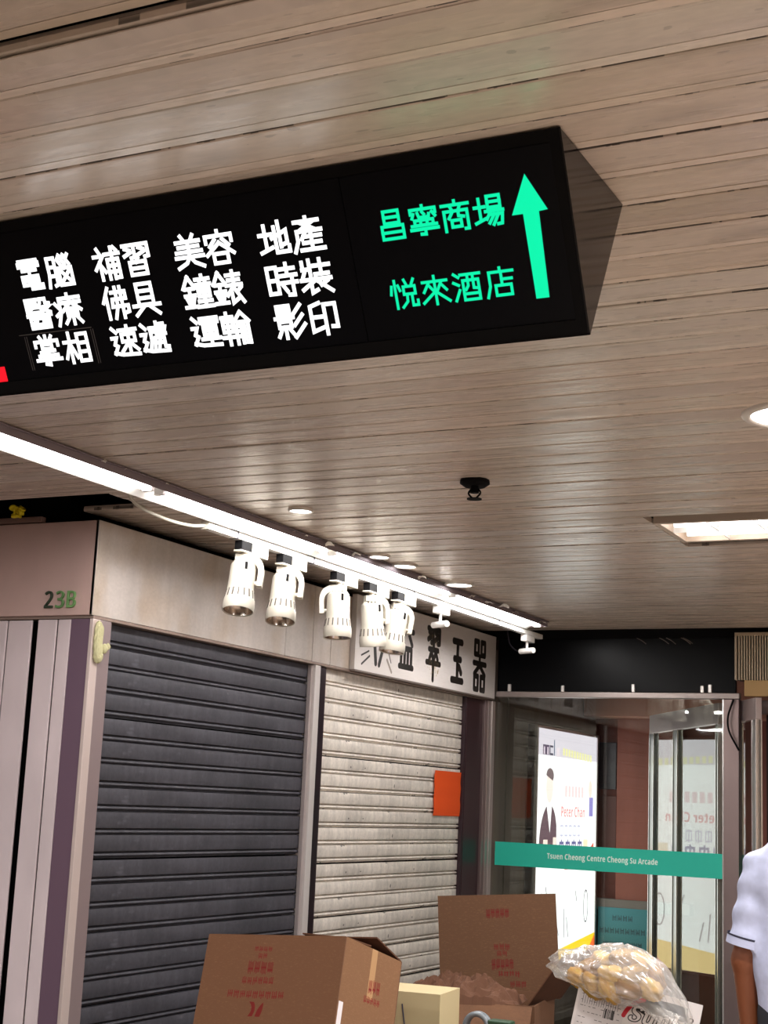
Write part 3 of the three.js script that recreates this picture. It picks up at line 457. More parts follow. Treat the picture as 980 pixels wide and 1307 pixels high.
{
  const a = at(555, 983, 'x', SHOP - 0.03), b = at(589, 1042, 'x', SHOP - 0.03), q = new THREE.PlaneGeometry(a.z - b.z, a.y - b.y, 6, 8), p = q.attributes.position;
  for (let i = 0; i < p.count; i++) p.setZ(i, 0.002 * Math.sin(p.getY(i) * 60));
  q.computeVertexNormals(); q.rotateY(Math.PI / 2); q.translate(SHOP - 0.03, (a.y + b.y) / 2, (a.z + b.z) / 2);
  tag(mesh('paper_notice', q, M(0xf0540f, 0.8, 0, { side: THREE.DoubleSide })), 'bright orange paper notice stuck on the off-white shutter', 'notice');
}
{ // white shop sign with brushed characters
  const g = thing('shop_signboard', 'white shop signboard with black brushed characters above the off-white shutter', 'signboard');
  const za = -6.88, zb = -8.82, ya = F0 + 0.002, yb = F1 + 0.015, tex = canvasTex(1940, 384, (c, w, hh) => {
    c.fillStyle = '#d9d2ce'; c.fillRect(0, 0, w, hh);
    for (let i = 0; i < 900; i++) { c.fillStyle = 'rgba(120,105,98,' + rr(0.01, 0.05) + ')'; c.fillRect(rr(0, w), rr(0, hh), rr(2, 60), rr(1, 6)); }
    const draw = (ch, cx, cy, ww, h2, lw) => { c.strokeStyle = '#1d1712'; drawGlyph(c, ch, cx, cy, ww, h2, lw); };
    draw('翠', 985, 205, 185, 290, 32); draw('玉', 1335, 205, 165, 270, 40); draw('器', 1680, 205, 190, 300, 34);
    draw('益', 620, 195, 170, 260, 32);
    c.strokeStyle = '#1d1712'; c.lineCap = 'round'; const L2 = (lw, ...p) => { c.lineWidth = lw; c.beginPath(); for (let i = 0; i < p.length; i += 2) i ? c.lineTo(p[i], p[i + 1]) : c.moveTo(p[i], p[i + 1]); c.stroke(); };
    L2(34, 225, 230, 245, 330); L2(30, 330, 235, 285, 335); L2(9, 60, 215, 150, 225); L2(9, 70, 255, 160, 250); L2(9, 75, 305, 160, 275); L2(11, 80, 350, 170, 300); L2(8, 390, 250, 430, 310); L2(30, 170, 110, 340, 110); L2(30, 255, 60, 255, 210);
    c.strokeStyle = '#8d8278'; L2(16, 380, 300, 440, 360);
    // worn gold flecks in the ink
    for (let i = 0; i < 60; i++) { c.fillStyle = 'rgba(150,125,80,0.35)'; c.fillRect(rr(900, 1070), rr(80, 320), rr(4, 16), rr(4, 20)); }
  });
  const plain = M(0xcfc8c4, 0.5), face = M(0xffffff, 0.45, 0, { map: tex });
  const b = new THREE.BoxGeometry(za - zb, yb - ya, 0.03); b.rotateY(Math.PI / 2);
  const m = mesh('board', b, [plain, plain, plain, plain, face, plain], g); m.position.set(SHOP + 0.011, (ya + yb) / 2, (za + zb) / 2);
  mesh('edge_trim', boxG(SHOP - 0.004, SHOP + 0.03, ya - 0.008, ya, zb, za), M(0x7d7069, 0.5, 0.3), g);
}
{ // lump of yellow foam and tape at the top of the dark shutter
  const p = at(125, 822, 'x', SHOP + 0.01), list = [];
  for (const [dx, dy, dz, r, sy] of [[0, 0.045, 0, 0.034, 1.7], [0, 0.012, 0.002, 0.034, 1.7], [0.002, -0.024, 0, 0.034, 1.6], [0.004, -0.05, -0.004, 0.032, 1.0], [0.008, -0.014, -0.034, 0.024, 1.0], [0.01, -0.004, -0.052, 0.018, 0.9]]) { const s = new THREE.IcosahedronGeometry(r, 3), a = s.attributes.position; for (let i = 0; i < a.count; i++) { const n = 0.75 + 0.5 * fbm(a.getX(i) * 14 + 3, a.getY(i) * 14 + a.getZ(i) * 11, 5, 5, 3, 77); a.setXYZ(i, a.getX(i) * n * 0.4, a.getY(i) * n * sy * 0.85, a.getZ(i) * n * 0.75); } s.computeVertexNormals(); s.translate(p.x + dx, p.y + dy, p.z + dz); list.push(s); }
  tag(mesh('foam_lump', merged(list), M(0xb9b48c, 0.95)), 'lump of pale yellow foam stuck at the top of the corner post', 'foam');
  const q = at(23, 654, 'z', CORNER + 0.03), fl = [];
  for (let i = 0; i < 14; i++) { const s = new THREE.TorusGeometry(0.011, 0.0055, 7, 12); s.rotateX(rr(0, 3)); s.rotateY(rr(0, 3)); s.translate(q.x + rr(-0.024, 0.024), q.y + rr(-0.02, 0.018), q.z + rr(-0.012, 0.012)); fl.push(s); }
  tag(mesh('yellow_tangle', merged(fl), M(0xf2dd22, 0.5)), 'small tangle of bright yellow plastic on top of the fascia', 'plastic tangle');
  const w = at(40, 646, 'z', CORNER + 0.02); tag(mesh('wood_scrap', boxG(w.x - 0.2, w.x + 0.05, F1 + 0.004, F1 + 0.026, CORNER - 0.02, CORNER + 0.012, 0.003), M(0x8a6e66, 0.7)), 'weathered timber scrap lying on top of the fascia', 'timber scrap');
}

// ------------------------------------------------------------------ entrance: dark board, glass, doors, passage behind
{
  const g = thing('dark_signboard', 'blank dark navy board above the glass entrance', 'signboard'), bx0 = SHOP + 0.03, bx1 = -2.085;
  mesh('board', boxG(bx0, bx1, 2.228, 2.56, DOOR - 0.03, DOOR + 0.002, 0.003), new THREE.MeshPhysicalMaterial({ color: 0x06070a, roughness: 0.3, specularIntensity: 0.22 }), g);
  for (const X of [650, 718, 808, 896, 906]) { const p = at(X, 880, 'z', DOOR + 0.012); mesh('clip', boxG(p.x - 0.01, p.x + 0.01, 2.226, 2.275 + rr(-0.01, 0.01), DOOR + 0.002, DOOR + 0.018, 0.003), M(0xf4f1ee, 0.25, 0.3), g); }
  for (let i = 0; i < 5; i++) { const x = rr(bx0 + 0.3, bx1 - 0.1), q = tubeG([[x, 2.56, DOOR + 0.004], [x + 0.03, 2.545, DOOR + 0.008], [x + 0.06, 2.5 + rr(0, 0.03), DOOR + 0.006]], 0.003, 10, 5); mesh('torn_strip', q, M(0x6c625c, 0.7), g); }
  shell('trim_2', 'plain black strip closing the ceiling above the dark board', 'trim', boxG(SHOP - 0.1, 3.48, 2.56, 2.85, DOOR - 0.2, DOOR - 0.001), blackMatt);  // matt black strip between the board and the ceiling
}
{
  const g = structure('window_1', 'fixed glass pane of the entrance with a green lettered band', 'window');
  mesh('header_rail', boxG(SHOP + 0.024, -2.06, 2.19, 2.226, DOOR - 0.03, DOOR + 0.016, 0.004), M(0xa59a96, 0.35, 0.7), g);
  mesh('glass_pane', boxG(SHOP + 0.03, -2.166, 0.06, 2.19, DOOR - 0.01, DOOR - 0.0099), glass, g).scale.z = 1;
  mesh('bottom_rail', boxG(SHOP + 0.024, -2.06, 0, 0.06, DOOR - 0.03, DOOR + 0.016, 0.004), steel, g);
  const x0 = SHOP + 0.042, x1 = -2.166, y0 = 1.146, y1 = 1.289, tex = canvasTex(1430, 143, (c, w, hh) => {
    c.fillStyle = '#22bca4'; c.fillRect(0, 0, w, hh); c.fillStyle = '#e9f6ee'; c.font = 'bold 46px sans-serif'; c.textBaseline = 'middle'; c.save(); c.translate(345, hh / 2 - 2); const s = 'Tsuen Cheong Centre Cheong Su Arcade'; c.scale(700 / c.measureText(s).width, 1); c.fillText(s, 0, 0); c.restore();
  });
  const b = new THREE.BoxGeometry(x1 - x0, y1 - y0, 0.002), side = M(0x22bca4, 0.6), m = mesh('green_band', b, [side, side, side, side, M(0xffffff, 0.55, 0, { map: tex }), side], g);
  m.position.set((x0 + x1) / 2, (y0 + y1) / 2, DOOR - 0.007); m.userData.label = 'green band with small white lettering';
  mesh('post', boxG(-2.155, -2.065, 0, 2.19, DOOR - 0.06, DOOR + 0.012, 0.004), steelPink, g);
  mesh('edge_strip', boxG(-2.165, -2.156, 0.06, 2.19, DOOR - 0.012, DOOR + 0.004, 0.002), M(0xf1eeec, 0.2, 0.6), g);
}
function leaf(name, label, ax, az, bx, bz, yTop, mulls, band) {
  const dx = bx - ax, dz = bz - az, len = Math.hypot(dx, dz), g = thing(name, label, 'door', [ax, 0, az]); g.rotation.y = Math.atan2(-dz, dx);
  mesh('top_rail', boxG(0, len, yTop - 0.0, yTop + 0.125, -0.018, 0.018, 0.003), M(0xb7a9a6, 0.35, 0.55), g);
  mesh('bottom_rail', boxG(0, len, 0.01, 0.13, -0.018, 0.018, 0.003), steel, g);
  for (const [a, b] of mulls) { mesh('stile', boxG(a, b, 0.13, yTop, -0.014, 0.014, 0.003), M(0x8c8c88, 0.3, 0.8), g); for (const e of [a, b - 0.008]) mesh('stile_bead', boxG(e, e + 0.008, 0.13, yTop, -0.02, 0.02, 0.002), M(0xf3f1ef, 0.18, 0.85), g); }
  mesh('glass_pane', boxG(0.01, len - 0.01, 0.13, yTop, -0.00005, 0.00005), glass, g);
  if (band) mesh('green_band', boxG(0.02, len - 0.05, 1.146, 1.289, -0.004, -0.003), M(0x22bca4, 0.5), g);
}
leaf('glass_door', 'open glass door leaf with steel stiles mirroring the lit poster', -2.19, -8.92, -2.98, -10.17, 2.048, [[0.0, 0.05], [0.82, 0.92], [1.37, 1.478]], false);
leaf('glass_door', 'narrow glass leaf beside the steel post with a dangling black wire', -2.1, -9.0, -1.9, -8.63, 2.06, [[0.0, 0.03], [0.33, 0.42]], true);
{
  const a = at(936, 893, 'z', DOOR + 0.03), b = at(929, 915, 'z', DOOR + 0.05), c = at(930, 932, 'z', DOOR + 0.05), d = at(943, 958, 'z', DOOR + 0.04);
  tag(mesh('hanging_wire', tubeG([a, b, c, d], 0.006, 30, 6), blackMatt), 'black wire hanging down over the steel post', 'wire');
}
{ // passage behind the glass
  const wall = M(0x96584a, 0.75, 0, { map: rep(fascTex, 0.5, 0.4, 0.2) }), green = M(0x96918a, 0.65, 0, { map: rep(fascTex, 0.9, 0.4, 0.6) });
  const g = structure('wall_inner', 'brown inner walls of the passage behind the glass', 'wall');
  mesh('side_panel', boxG(-3.9, -3.66, 0, 2.62, -9.16, DOOR - 0.06), green, g); mesh('side_panel', boxG(-3.9, -3.655, 0, 2.62, -9.42, -9.168), green, g); mesh('side_panel', boxG(-3.9, -3.662, 0, 2.62, -11.2, -9.426), green, g);
  mesh('end_wall', boxG(-3.9, 0.4, 0, 2.62, -11.2, -11.0), wall, g);
  mesh('pilaster', boxG(-3.47, -3.0, 0, 2.2, -11.0, -10.93, 0.004), M(0xb06a58, 0.7, 0, { map: rep(fascTex, 0.5, 0.4, 0.5) }), g);
  mesh('lintel', boxG(-3.66, 0.4, 2.2, 2.6, -11.0, -10.7, 0.004), M(0xa06c56, 0.7), g);
  mesh('ledge', boxG(-3.66, -2.9, 0.79, 0.87, -11.0, -10.9, 0.004), M(0x6d655e, 0.8), g);
  mesh('side_wall', boxG(0.2, 0.4, 0, 2.62, -11.2, -9.05), wall, g);
  mesh('inner_ceiling', boxG(-3.9, 0.4, 2.5, 2.6, -11.2, DOOR - 0.06), M(0x6a5a52, 0.7), g);
  tag(mesh('framed_picture', boxG(-3.63, -3.49, 1.67, 2.02, -10.998, -10.975, 0.003), M(0x2a2024, 0.35)), 'dark framed picture on the brown end wall', 'picture');
  tag(mesh('wall_box', boxG(-3.63, -3.48, 1.22, 1.62, -10.998, -10.96, 0.003), M(0x5d362c, 0.6)), 'brown box fixed on the end wall below the picture', 'box');
  const t0 = at(763, 1157, 'z', -10.89), t1 = at(827, 1222, 'z', -10.89), teal = canvasTex(360, 380, (c, w, hh) => {
    c.fillStyle = '#357980'; c.fillRect(0, 0, w, hh); c.fillStyle = '#12343d';
    [[60, 4, 150], [165, 9, 330], [275, 9, 280]].forEach(([y, n, span]) => { for (let i = 0; i < n; i++) { const x = w / 2 - span / 2 + (i / n) * span; for (let k = 0; k < 3; k++) c.fillRect(x + k * (span / n / 3.4), y + (k % 2) * 10, 5, 46 - (k % 2) * 14); c.fillRect(x, y + 12 + 14 * (i % 2), span / n / 1.5, 6); } });
  });
  const q = new THREE.BoxGeometry(t1.x - t0.x, t0.y - t1.y, 0.006), ts = M(0x357980, 0.6), tp = tag(mesh('teal_notice', q, [ts, ts, ts, ts, M(0xffffff, 0.6, 0, { map: teal }), ts]), 'teal notice board with dark lines of writing under the ledge', 'notice'); tp.position.set((t0.x + t1.x) / 2, (t0.y + t1.y) / 2, -10.896);
}
{ // poster light box on the inner side wall, facing +x
  const g = thing('poster_lightbox', 'tall lit poster box with a suited figure and red swoosh behind the glass', 'light box'), za = -9.57, zb = -10.83, ya = 0.42, yb = 2.045, X = -3.6;
  const W = 640, H = 826, tex = canvasTex(W, H, (c) => {
    c.fillStyle = '#ffffff'; c.fillRect(0, 0, W, H); c.fillStyle = '#c9c0cb'; c.fillRect(0, 0, W, 92);
    c.fillStyle = '#4a3d55'; c.fillRect(55, 55, 62, 34); c.fillStyle = '#c8b7c4'; c.fillRect(62, 62, 14, 26); c.fillRect(96, 62, 14, 26); c.fillStyle = '#3d3a4c'; c.fillRect(122, 55, 36, 34); c.fillStyle = '#c8c0cb'; c.fillRect(130, 62, 28, 20); c.fillStyle = '#34506a'; c.fillRect(166, 34, 8, 55);
    c.fillStyle = '#d8c8d0'; c.fillRect(196, 60, 28, 30); c.fillStyle = '#ddd79a'; for (let i = 0; i < 11; i++) c.fillRect(260 + i * 30, 58 + i * 1.2, 20, 26);
    // suited figure without features
    c.fillStyle = '#f0d9d2'; c.beginPath(); c.ellipse(130, 200, 36, 54, 0, 0, 7); c.fill(); c.fillStyle = '#6b5a5e'; c.beginPath(); c.ellipse(132, 160, 38, 26, 0, Math.PI, 7); c.fill();
    c.fillStyle = '#5b4650'; c.beginPath(); c.moveTo(100, 268); c.quadraticCurveTo(40, 310, 34, 400); c.lineTo(52, 470); c.lineTo(216, 470); c.lineTo(206, 330); c.quadraticCurveTo(190, 280, 158, 266); c.closePath(); c.fill();
    c.fillStyle = '#ffffff'; c.beginPath(); c.moveTo(104, 266); c.lineTo(156, 266); c.lineTo(140, 358); c.closePath(); c.fill(); c.fillStyle = '#ecd6cc'; c.fillRect(76, 380, 44, 40); c.fillRect(174, 372, 34, 50);
    c.fillStyle = '#eac9cd'; for (let i = 0; i < 6; i++) c.fillRect(290 + i * 36, 190, 24, 40); c.font = 'bold 50px sans-serif'; c.fillStyle = '#e08f92'; c.fillText('Peter Chan', 250, 300);
    c.strokeStyle = '#b9b6cf'; for (let i = 0; i < 5; i++) { c.lineWidth = 5; c.strokeRect(250 + i * 46, 332, 26, 34); c.beginPath(); c.moveTo(263 + i * 46, 326); c.lineTo(263 + i * 46, 372); c.stroke(); }
    c.strokeStyle = '#5a5a8c'; for (let i = 0; i < 4; i++) { c.lineWidth = 9; c.strokeRect(244 + i * 66, 392, 38, 52); c.beginPath(); c.moveTo(262 + i * 66, 380); c.lineTo(262 + i * 66, 456); c.moveTo(238 + i * 66, 418); c.lineTo(288 + i * 66, 418); c.stroke(); }
    c.fillStyle = '#8a80c0'; c.fillRect(560, 226, 46, 70); c.fillStyle = '#ead3c8'; c.beginPath(); c.ellipse(572, 196, 20, 32, 0, 0, 7); c.fill(); c.fillStyle = '#e9d8b8'; c.fillRect(500, 380, 50, 80);
    c.fillStyle = '#d8533f'; c.beginPath(); c.moveTo(300, 478); c.quadraticCurveTo(470, 470, 620, 390); c.lineTo(620, 432); c.quadraticCurveTo(480, 486, 300, 486); c.fill(); c.fillStyle = '#c8d8b0'; c.fillRect(500, 470, 110, 16);
    c.strokeStyle = '#6f6a70'; c.lineWidth = 6; [[70, 560, 90, 600], [110, 540, 128, 580], [190, 640, 214, 700], [214, 640, 250, 710], [300, 620, 310, 720], [330, 650, 350, 720], [420, 560, 440, 600]].forEach((p) => { c.beginPath(); c.moveTo(p[0], p[1]); c.lineTo(p[2], p[3]); c.stroke(); }); c.beginPath(); c.ellipse(540, 620, 24, 56, 0, 0, 7); c.stroke();
    c.fillStyle = '#f2c31c'; c.beginPath(); c.moveTo(120, 770); c.lineTo(640, 720); c.lineTo(640, 826); c.lineTo(0, 826); c.lineTo(0, 800); c.fill(); c.fillStyle = '#e8602a'; c.beginPath(); c.moveTo(500, 826); c.lineTo(640, 730); c.lineTo(640, 826); c.fill();
  });
  const b = new THREE.BoxGeometry(za - zb, yb - ya, 0.006); b.rotateY(Math.PI / 2);
  const em = new THREE.MeshStandardMaterial({ color: 0x222222, emissive: 0xffffff, emissiveMap: tex, emissiveIntensity: 0.85, roughness: 0.4 }), m = mesh('lit_poster', b, [alu, alu, alu, alu, em, alu], g); m.position.set(X, (ya + yb) / 2, (za + zb) / 2);
  mesh('case', boxG(-3.66, X - 0.004, ya - 0.02, yb + 0.02, zb - 0.02, za + 0.02, 0.004), alu, g);
  mesh('frame_edge', boxG(-3.66, X + 0.012, ya - 0.02, yb + 0.02, zb - 0.03, zb, 0.003), alu, g); mesh('frame_edge', boxG(-3.66, X + 0.012, ya - 0.02, yb + 0.02, za, za + 0.02, 0.003), alu, g);
  areaLight('poster_lightbox_lamp', new THREE.Color(1, 0.97, 0.98), LIGHT.poster * 0.4, za - zb, yb - ya, [X + 0.01, (ya + yb) / 2, (za + zb) / 2], [X + 1, (ya + yb) / 2, (za + zb) / 2]);
}
{ // slatted vent and box over the narrow leaf
  const g = thing('vent_grille', 'tan vent grille of upright slats above the steel post', 'vent'), x0 = -2.078, x1 = -1.45, y0 = 2.30, y1 = 2.582, z = DOOR + 0.06;
  mesh('backing', boxG(x0 + 0.01, x1 - 0.01, y0, y1 - 0.01, DOOR - 0.05, z - 0.03), M(0x3a2e22, 0.8), g);
  mesh('top_frame', boxG(x0, x1, y1 - 0.02, y1, DOOR, z, 0.002), M(0xb9a489, 0.5), g); mesh('side_frame', boxG(x0, x0 + 0.012, y0, y1 - 0.02, DOOR, z, 0.002), M(0xc9b9a2, 0.5), g);
  const sg = boxG(-0.003, 0.003, y0, y1 - 0.02, z - 0.028, z - 0.002); for (let x = x0 + 0.026; x < x1; x += 0.0155) { const m = mesh('slat', sg, M(0xd6c6ae, 0.5), g); m.position.x = x; }
  mesh('base_box', boxG(x0 + 0.055, x1, 2.205, y0 - 0.001, DOOR, z - 0.006, 0.003), M(0xc2a06c, 0.6), g).userData.label = 'tan box below the slats';
  const s = structure('door_frame', 'dark door frame posts beside the narrow glass leaf', 'door frame');
  for (const [a, b, c, d, mt] of [[-2.04, -2.02, 0, 2.2, steelPink], [-1.72, -1.66, 0, 2.2, darkMetal], [-1.3, -1.25, 0, 2.2, darkMetal]]) mesh('post', boxG(a, b, c, d, -9.12, -9.06, 0.003), mt, s);
  const dk = structure('door_1', 'dark brown panel added to darken the passage beside the narrow glass leaf', 'door'), dw = M(0x1c100d, 0.5);  // added sheet; its dark brown stands in for the unlit passage
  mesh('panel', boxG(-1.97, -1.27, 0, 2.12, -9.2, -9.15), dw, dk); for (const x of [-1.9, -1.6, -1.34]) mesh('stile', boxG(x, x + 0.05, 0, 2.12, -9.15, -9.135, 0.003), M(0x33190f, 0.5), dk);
  mesh('header', boxG(-2.06, -1.25, 2.12, 2.2, -9.12, -9.04, 0.003), M(0x7a6a66, 0.4, 0.5), s);
}

// ------------------------------------------------------------------ cartons and goods piled in front of the shutters
function printTex(w, hh, base, marks) {
  return canvasTex(w, hh, (c) => {
    c.fillStyle = base; c.fillRect(0, 0, w, hh);
    for (let i = 0; i < 5000; i++) { c.fillStyle = rnd() < 0.5 ? 'rgba(90,55,25,0.05)' : 'rgba(255,225,180,0.05)'; c.fillRect(rr(0, w), rr(0, hh), rr(1, 14), rr(1, 3)); }
    marks(c, w, hh);
  });
}
// rows of small upright red strokes, as the print on the cartons shows
function redRow(c, cx, y, n, cw, hh, color, dense) { c.fillStyle = color; for (let i = 0; i < n; i++) { const x = cx + (i - n / 2) * cw; for (let k = 0; k < dense; k++) { const xx = x + (k / dense) * cw * 0.86; c.fillRect(xx, y + rr(0, hh * 0.14), cw * 0.86 / dense * 0.55, hh * rr(0.75, 1)); } c.fillRect(x, y + hh * rr(0.2, 0.7), cw * 0.8, hh * 0.14); } }
function carton(name, label, w, d, hh, mats, opts = {}) {
  const g = thing(name, label, 'carton'), t = 0.005;      // origin: centre of the bottom
  const wallBox = (nm, geo, mt) => mesh(nm, geo, mt, g);
  const inner = M(0x8f6a48, 0.9);
  const f = new THREE.BoxGeometry(w, hh, t); f.translate(0, hh / 2, d / 2 - t / 2); wallBox('front_panel', f, [card, card, card, card, mats.front || card, inner]);
  const r = new THREE.BoxGeometry(d - 2 * t, hh, t); r.rotateY(Math.PI / 2); r.translate(w / 2 - t / 2, hh / 2, 0); wallBox('side_panel', r, [card, card, card, card, mats.right || card, inner]);
  wallBox('side_panel', boxG(-w / 2, -w / 2 + t, 0, hh, -d / 2 + t, d / 2 - t), card); wallBox('back_panel', boxG(-w / 2, w / 2, 0, hh, -d / 2, -d / 2 + t), card); wallBox('bottom_panel', boxG(-w / 2 + t, w / 2 - t, 0, t, -d / 2 + t, d / 2 - t), card);
  if (opts.closed) wallBox('top_panel', boxG(-w / 2, w / 2, hh, hh + t, -d / 2, d / 2), card);
  return g;
}
const flap = (g, w, len, hinge, axis, angle, mt = card) => { const geo = axis === 'x' ? boxG(-w / 2, w / 2, 0, len, -0.0025, 0.0025) : boxG(-0.0025, 0.0025, 0, len, -w / 2, w / 2); const m = mesh('flap', geo, mt, g); m.position.set(...hinge); if (axis === 'x') m.rotation.x = angle; else m.rotation.z = angle; return m; };
{
  const w = 0.58, d = 0.386, hh = 0.44, red = 'rgba(118,14,6,0.92)', redLight = 'rgba(122,22,12,0.8)';
  const front = M(0xffffff, 0.85, 0, { map: printTex(696, 528, '#734c31', (c) => {
    redRow(c, 300, 46, 4, 23, 22, redLight, 3); redRow(c, 302, 74, 2, 24, 24, redLight, 3); redRow(c, 300, 106, 4, 33, 52, red, 6); redRow(c, 296, 170, 6, 27, 32, redLight, 3); redRow(c, 296, 226, 9, 32, 32, redLight, 3);
    c.fillStyle = red; c.beginPath(); c.moveTo(268, 272); c.quadraticCurveTo(300, 296, 270, 330); c.lineTo(292, 330); c.quadraticCurveTo(312, 296, 292, 272); c.fill(); c.beginPath(); c.moveTo(340, 272); c.quadraticCurveTo(312, 296, 306, 330); c.lineTo(330, 330); c.quadraticCurveTo(344, 300, 340, 272); c.fill();
  }) });
  const right = M(0xffffff, 0.85, 0, { map: printTex(464, 528, '#825c3e', (c) => { c.fillStyle = 'rgba(190,150,105,0.8)'; c.fillRect(215, 0, 46, 200); redRow(c, 270, 120, 3, 32, 56, red, 4); redRow(c, 262, 190, 5, 27, 30, redLight, 3); c.fillStyle = '#e6dfe2'; c.fillRect(6, 250, 34, 150); }) });
  const g = carton('tilted_carton', 'big brown carton tipped backward with red print and an open top', w, d, hh, { front, right });
  const R = new THREE.Matrix4().makeRotationFromEuler(new THREE.Euler(-0.28136, -0.09963, 0.06935, 'YXZ')), corner = new THREE.Vector3(w / 2, hh, d / 2).applyMatrix4(R);
  g.quaternion.setFromRotationMatrix(R); g.position.set(-2.404, 1.0493, -4.6117).sub(corner);
  flap(g, w, 0.19, [0, hh, -d / 2 + 0.004], 'x', 1.35, cardDark); flap(g, d - 0.01, 0.2, [-w / 2 + 0.004, hh - 0.003, 0], 'z', -1.62, cardDark); flap(g, d - 0.012, 0.18, [w / 2 - 0.004, hh - 0.004, 0], 'z', 1.5, cardDark);
  flap(g, w - 0.01, 0.17, [0, hh - 0.001, d / 2 - 0.004], 'x', -1.52, cardDark);
  const s = carton('support_carton', 'plain brown carton lying under the tipped carton', 0.7, 0.55, 0.47, {}, { closed: true }); s.position.set(-2.72, 0, -4.86); s.rotation.y = -0.1;
}
{
  const g = carton('cream_carton', 'cream carton standing behind the tipped carton', 0.34, 0.26, 0.34, {}, { closed: true });
  g.traverse((o) => { if (o.isMesh) o.material = cream; });
  const p = at(556, 1270, 'z', -5.35); g.rotation.y = 0.12; g.position.set(p.x - 0.175, p.y - 0.345, -5.48);
  mesh('ink_line', tubeG([[0.02, 0.3, 0.132], [0.03, 0.24, 0.133], [0.045, 0.16, 0.132]], 0.0025, 16, 5), M(0x3a3c52, 0.6), g);
  const s = carton('support_carton', 'plain brown carton lying under the cream carton', 0.5, 0.28, p.y - 0.351, {}, { closed: true }); s.position.set(p.x - 0.2, 0, -5.49);
}
{ // open carton with tall back flap, crumpled paper in it
  const red = 'rgba(104,12,6,0.92)', redLight = 'rgba(108,18,10,0.75)';
  const backTex = M(0xffffff, 0.88, 0, { map: printTex(560, 460, '#5f4029', (c) => { redRow(c, 285, 60, 5, 22, 42, red, 5); redRow(c, 300, 216, 3, 26, 30, redLight, 3); redRow(c, 300, 246, 2, 26, 24, redLight, 3); redRow(c, 300, 282, 5, 21, 46, red, 5); redRow(c, 330, 336, 4, 26, 26, redLight, 2); redRow(c, 370, 380, 3, 26, 30, redLight, 3); }) });
  const T = 0.69, g = carton('open_carton', 'brown open carton with a tall upright back flap printed in red', 0.56, 0.5, T, { front: card }); g.position.set(-2.6, 0, -6.3); g.rotation.y = 0.18;
  const b = new THREE.BoxGeometry(0.545, 0.46, 0.005), m = mesh('back_flap', b, [card, card, card, card, backTex, cardDark], g); m.position.set(0.015, T + 0.185, -0.253); m.rotation.set(-0.03, 0.1, 0.075);
  const f2 = mesh('flap', boxG(-0.0025, 0.0025, 0, 0.27, -0.2, 0.2), cardDark, g); f2.position.set(0.275, T - 0.01, -0.02); f2.rotation.set(0, -0.2, -0.62);
  const f3 = mesh('flap', boxG(-0.27, 0.27, 0, 0.2, -0.0025, 0.0025), card, g); f3.position.set(0, T - 0.005, 0.25); f3.rotation.x = 2.5;
  // crumpled paper
  const q = new THREE.PlaneGeometry(0.5, 0.34, 46, 32), a = q.attributes.position;
  for (let i = 0; i < a.count; i++) { const u = a.getX(i) / 0.5 + 0.5, w = a.getY(i) / 0.34 + 0.5, r = Math.abs(fbm(u, w, 5, 4, 3, 15) - 0.5) * 2, r2 = Math.abs(fbm(u, w, 9, 7, 2, 25) - 0.5) * 2; a.setZ(i, (0.1 * (1 - 1.9 * r) + 0.05 * r2) * Math.max(0, Math.sin(Math.PI * u)) ** 0.4 * Math.max(0, Math.sin(Math.PI * w)) ** 0.4); }
  q.rotateX(-Math.PI / 2); const qq = q.toNonIndexed(); qq.computeVertexNormals();
  const pp = mesh('crumpled_paper', qq, M(0x5e3d2a, 0.9, 0, { side: THREE.DoubleSide })); pp.position.set(-2.64, T - 0.015, -6.2); pp.rotation.y = 0.2; tag(pp, 'crumpled brown wrapping paper stuffed in the open carton', 'paper');
  const rp = at(608, 1306, 'z', -5.84), ring = thing('hose_coil', 'grey plastic ring of hose lying before the open carton', 'hose', [rp.x, rp.y - 0.015, -5.84]);
  const tg = new THREE.TorusGeometry(0.05, 0.011, 12, 36); mesh('ring', tg, M(0x7f868c, 0.35), ring); const t2 = tg.clone().translate(0, 0, -0.024); mesh('ring', t2, M(0x6f767c, 0.35), ring);
  const tin = thing('green_packet', 'dark green packet wedged beside the grey hose ring', 'packet', [rp.x + 0.1, rp.y - 0.08, -5.86]); mesh('body', boxG(-0.05, 0.05, 0, 0.1, -0.03, 0.03, 0.008), M(0x2c4a35, 0.5), tin); mesh('label_patch', boxG(-0.03, 0.03, 0.03, 0.08, 0.03, 0.0312), M(0x5a6b50, 0.5), tin);
  const s = carton('support_carton', 'plain tan carton under the grey hose ring', 0.62, 0.24, rp.y - 0.08, {}, { closed: true }); s.position.set(rp.x + 0.06, 0, -5.82);
}
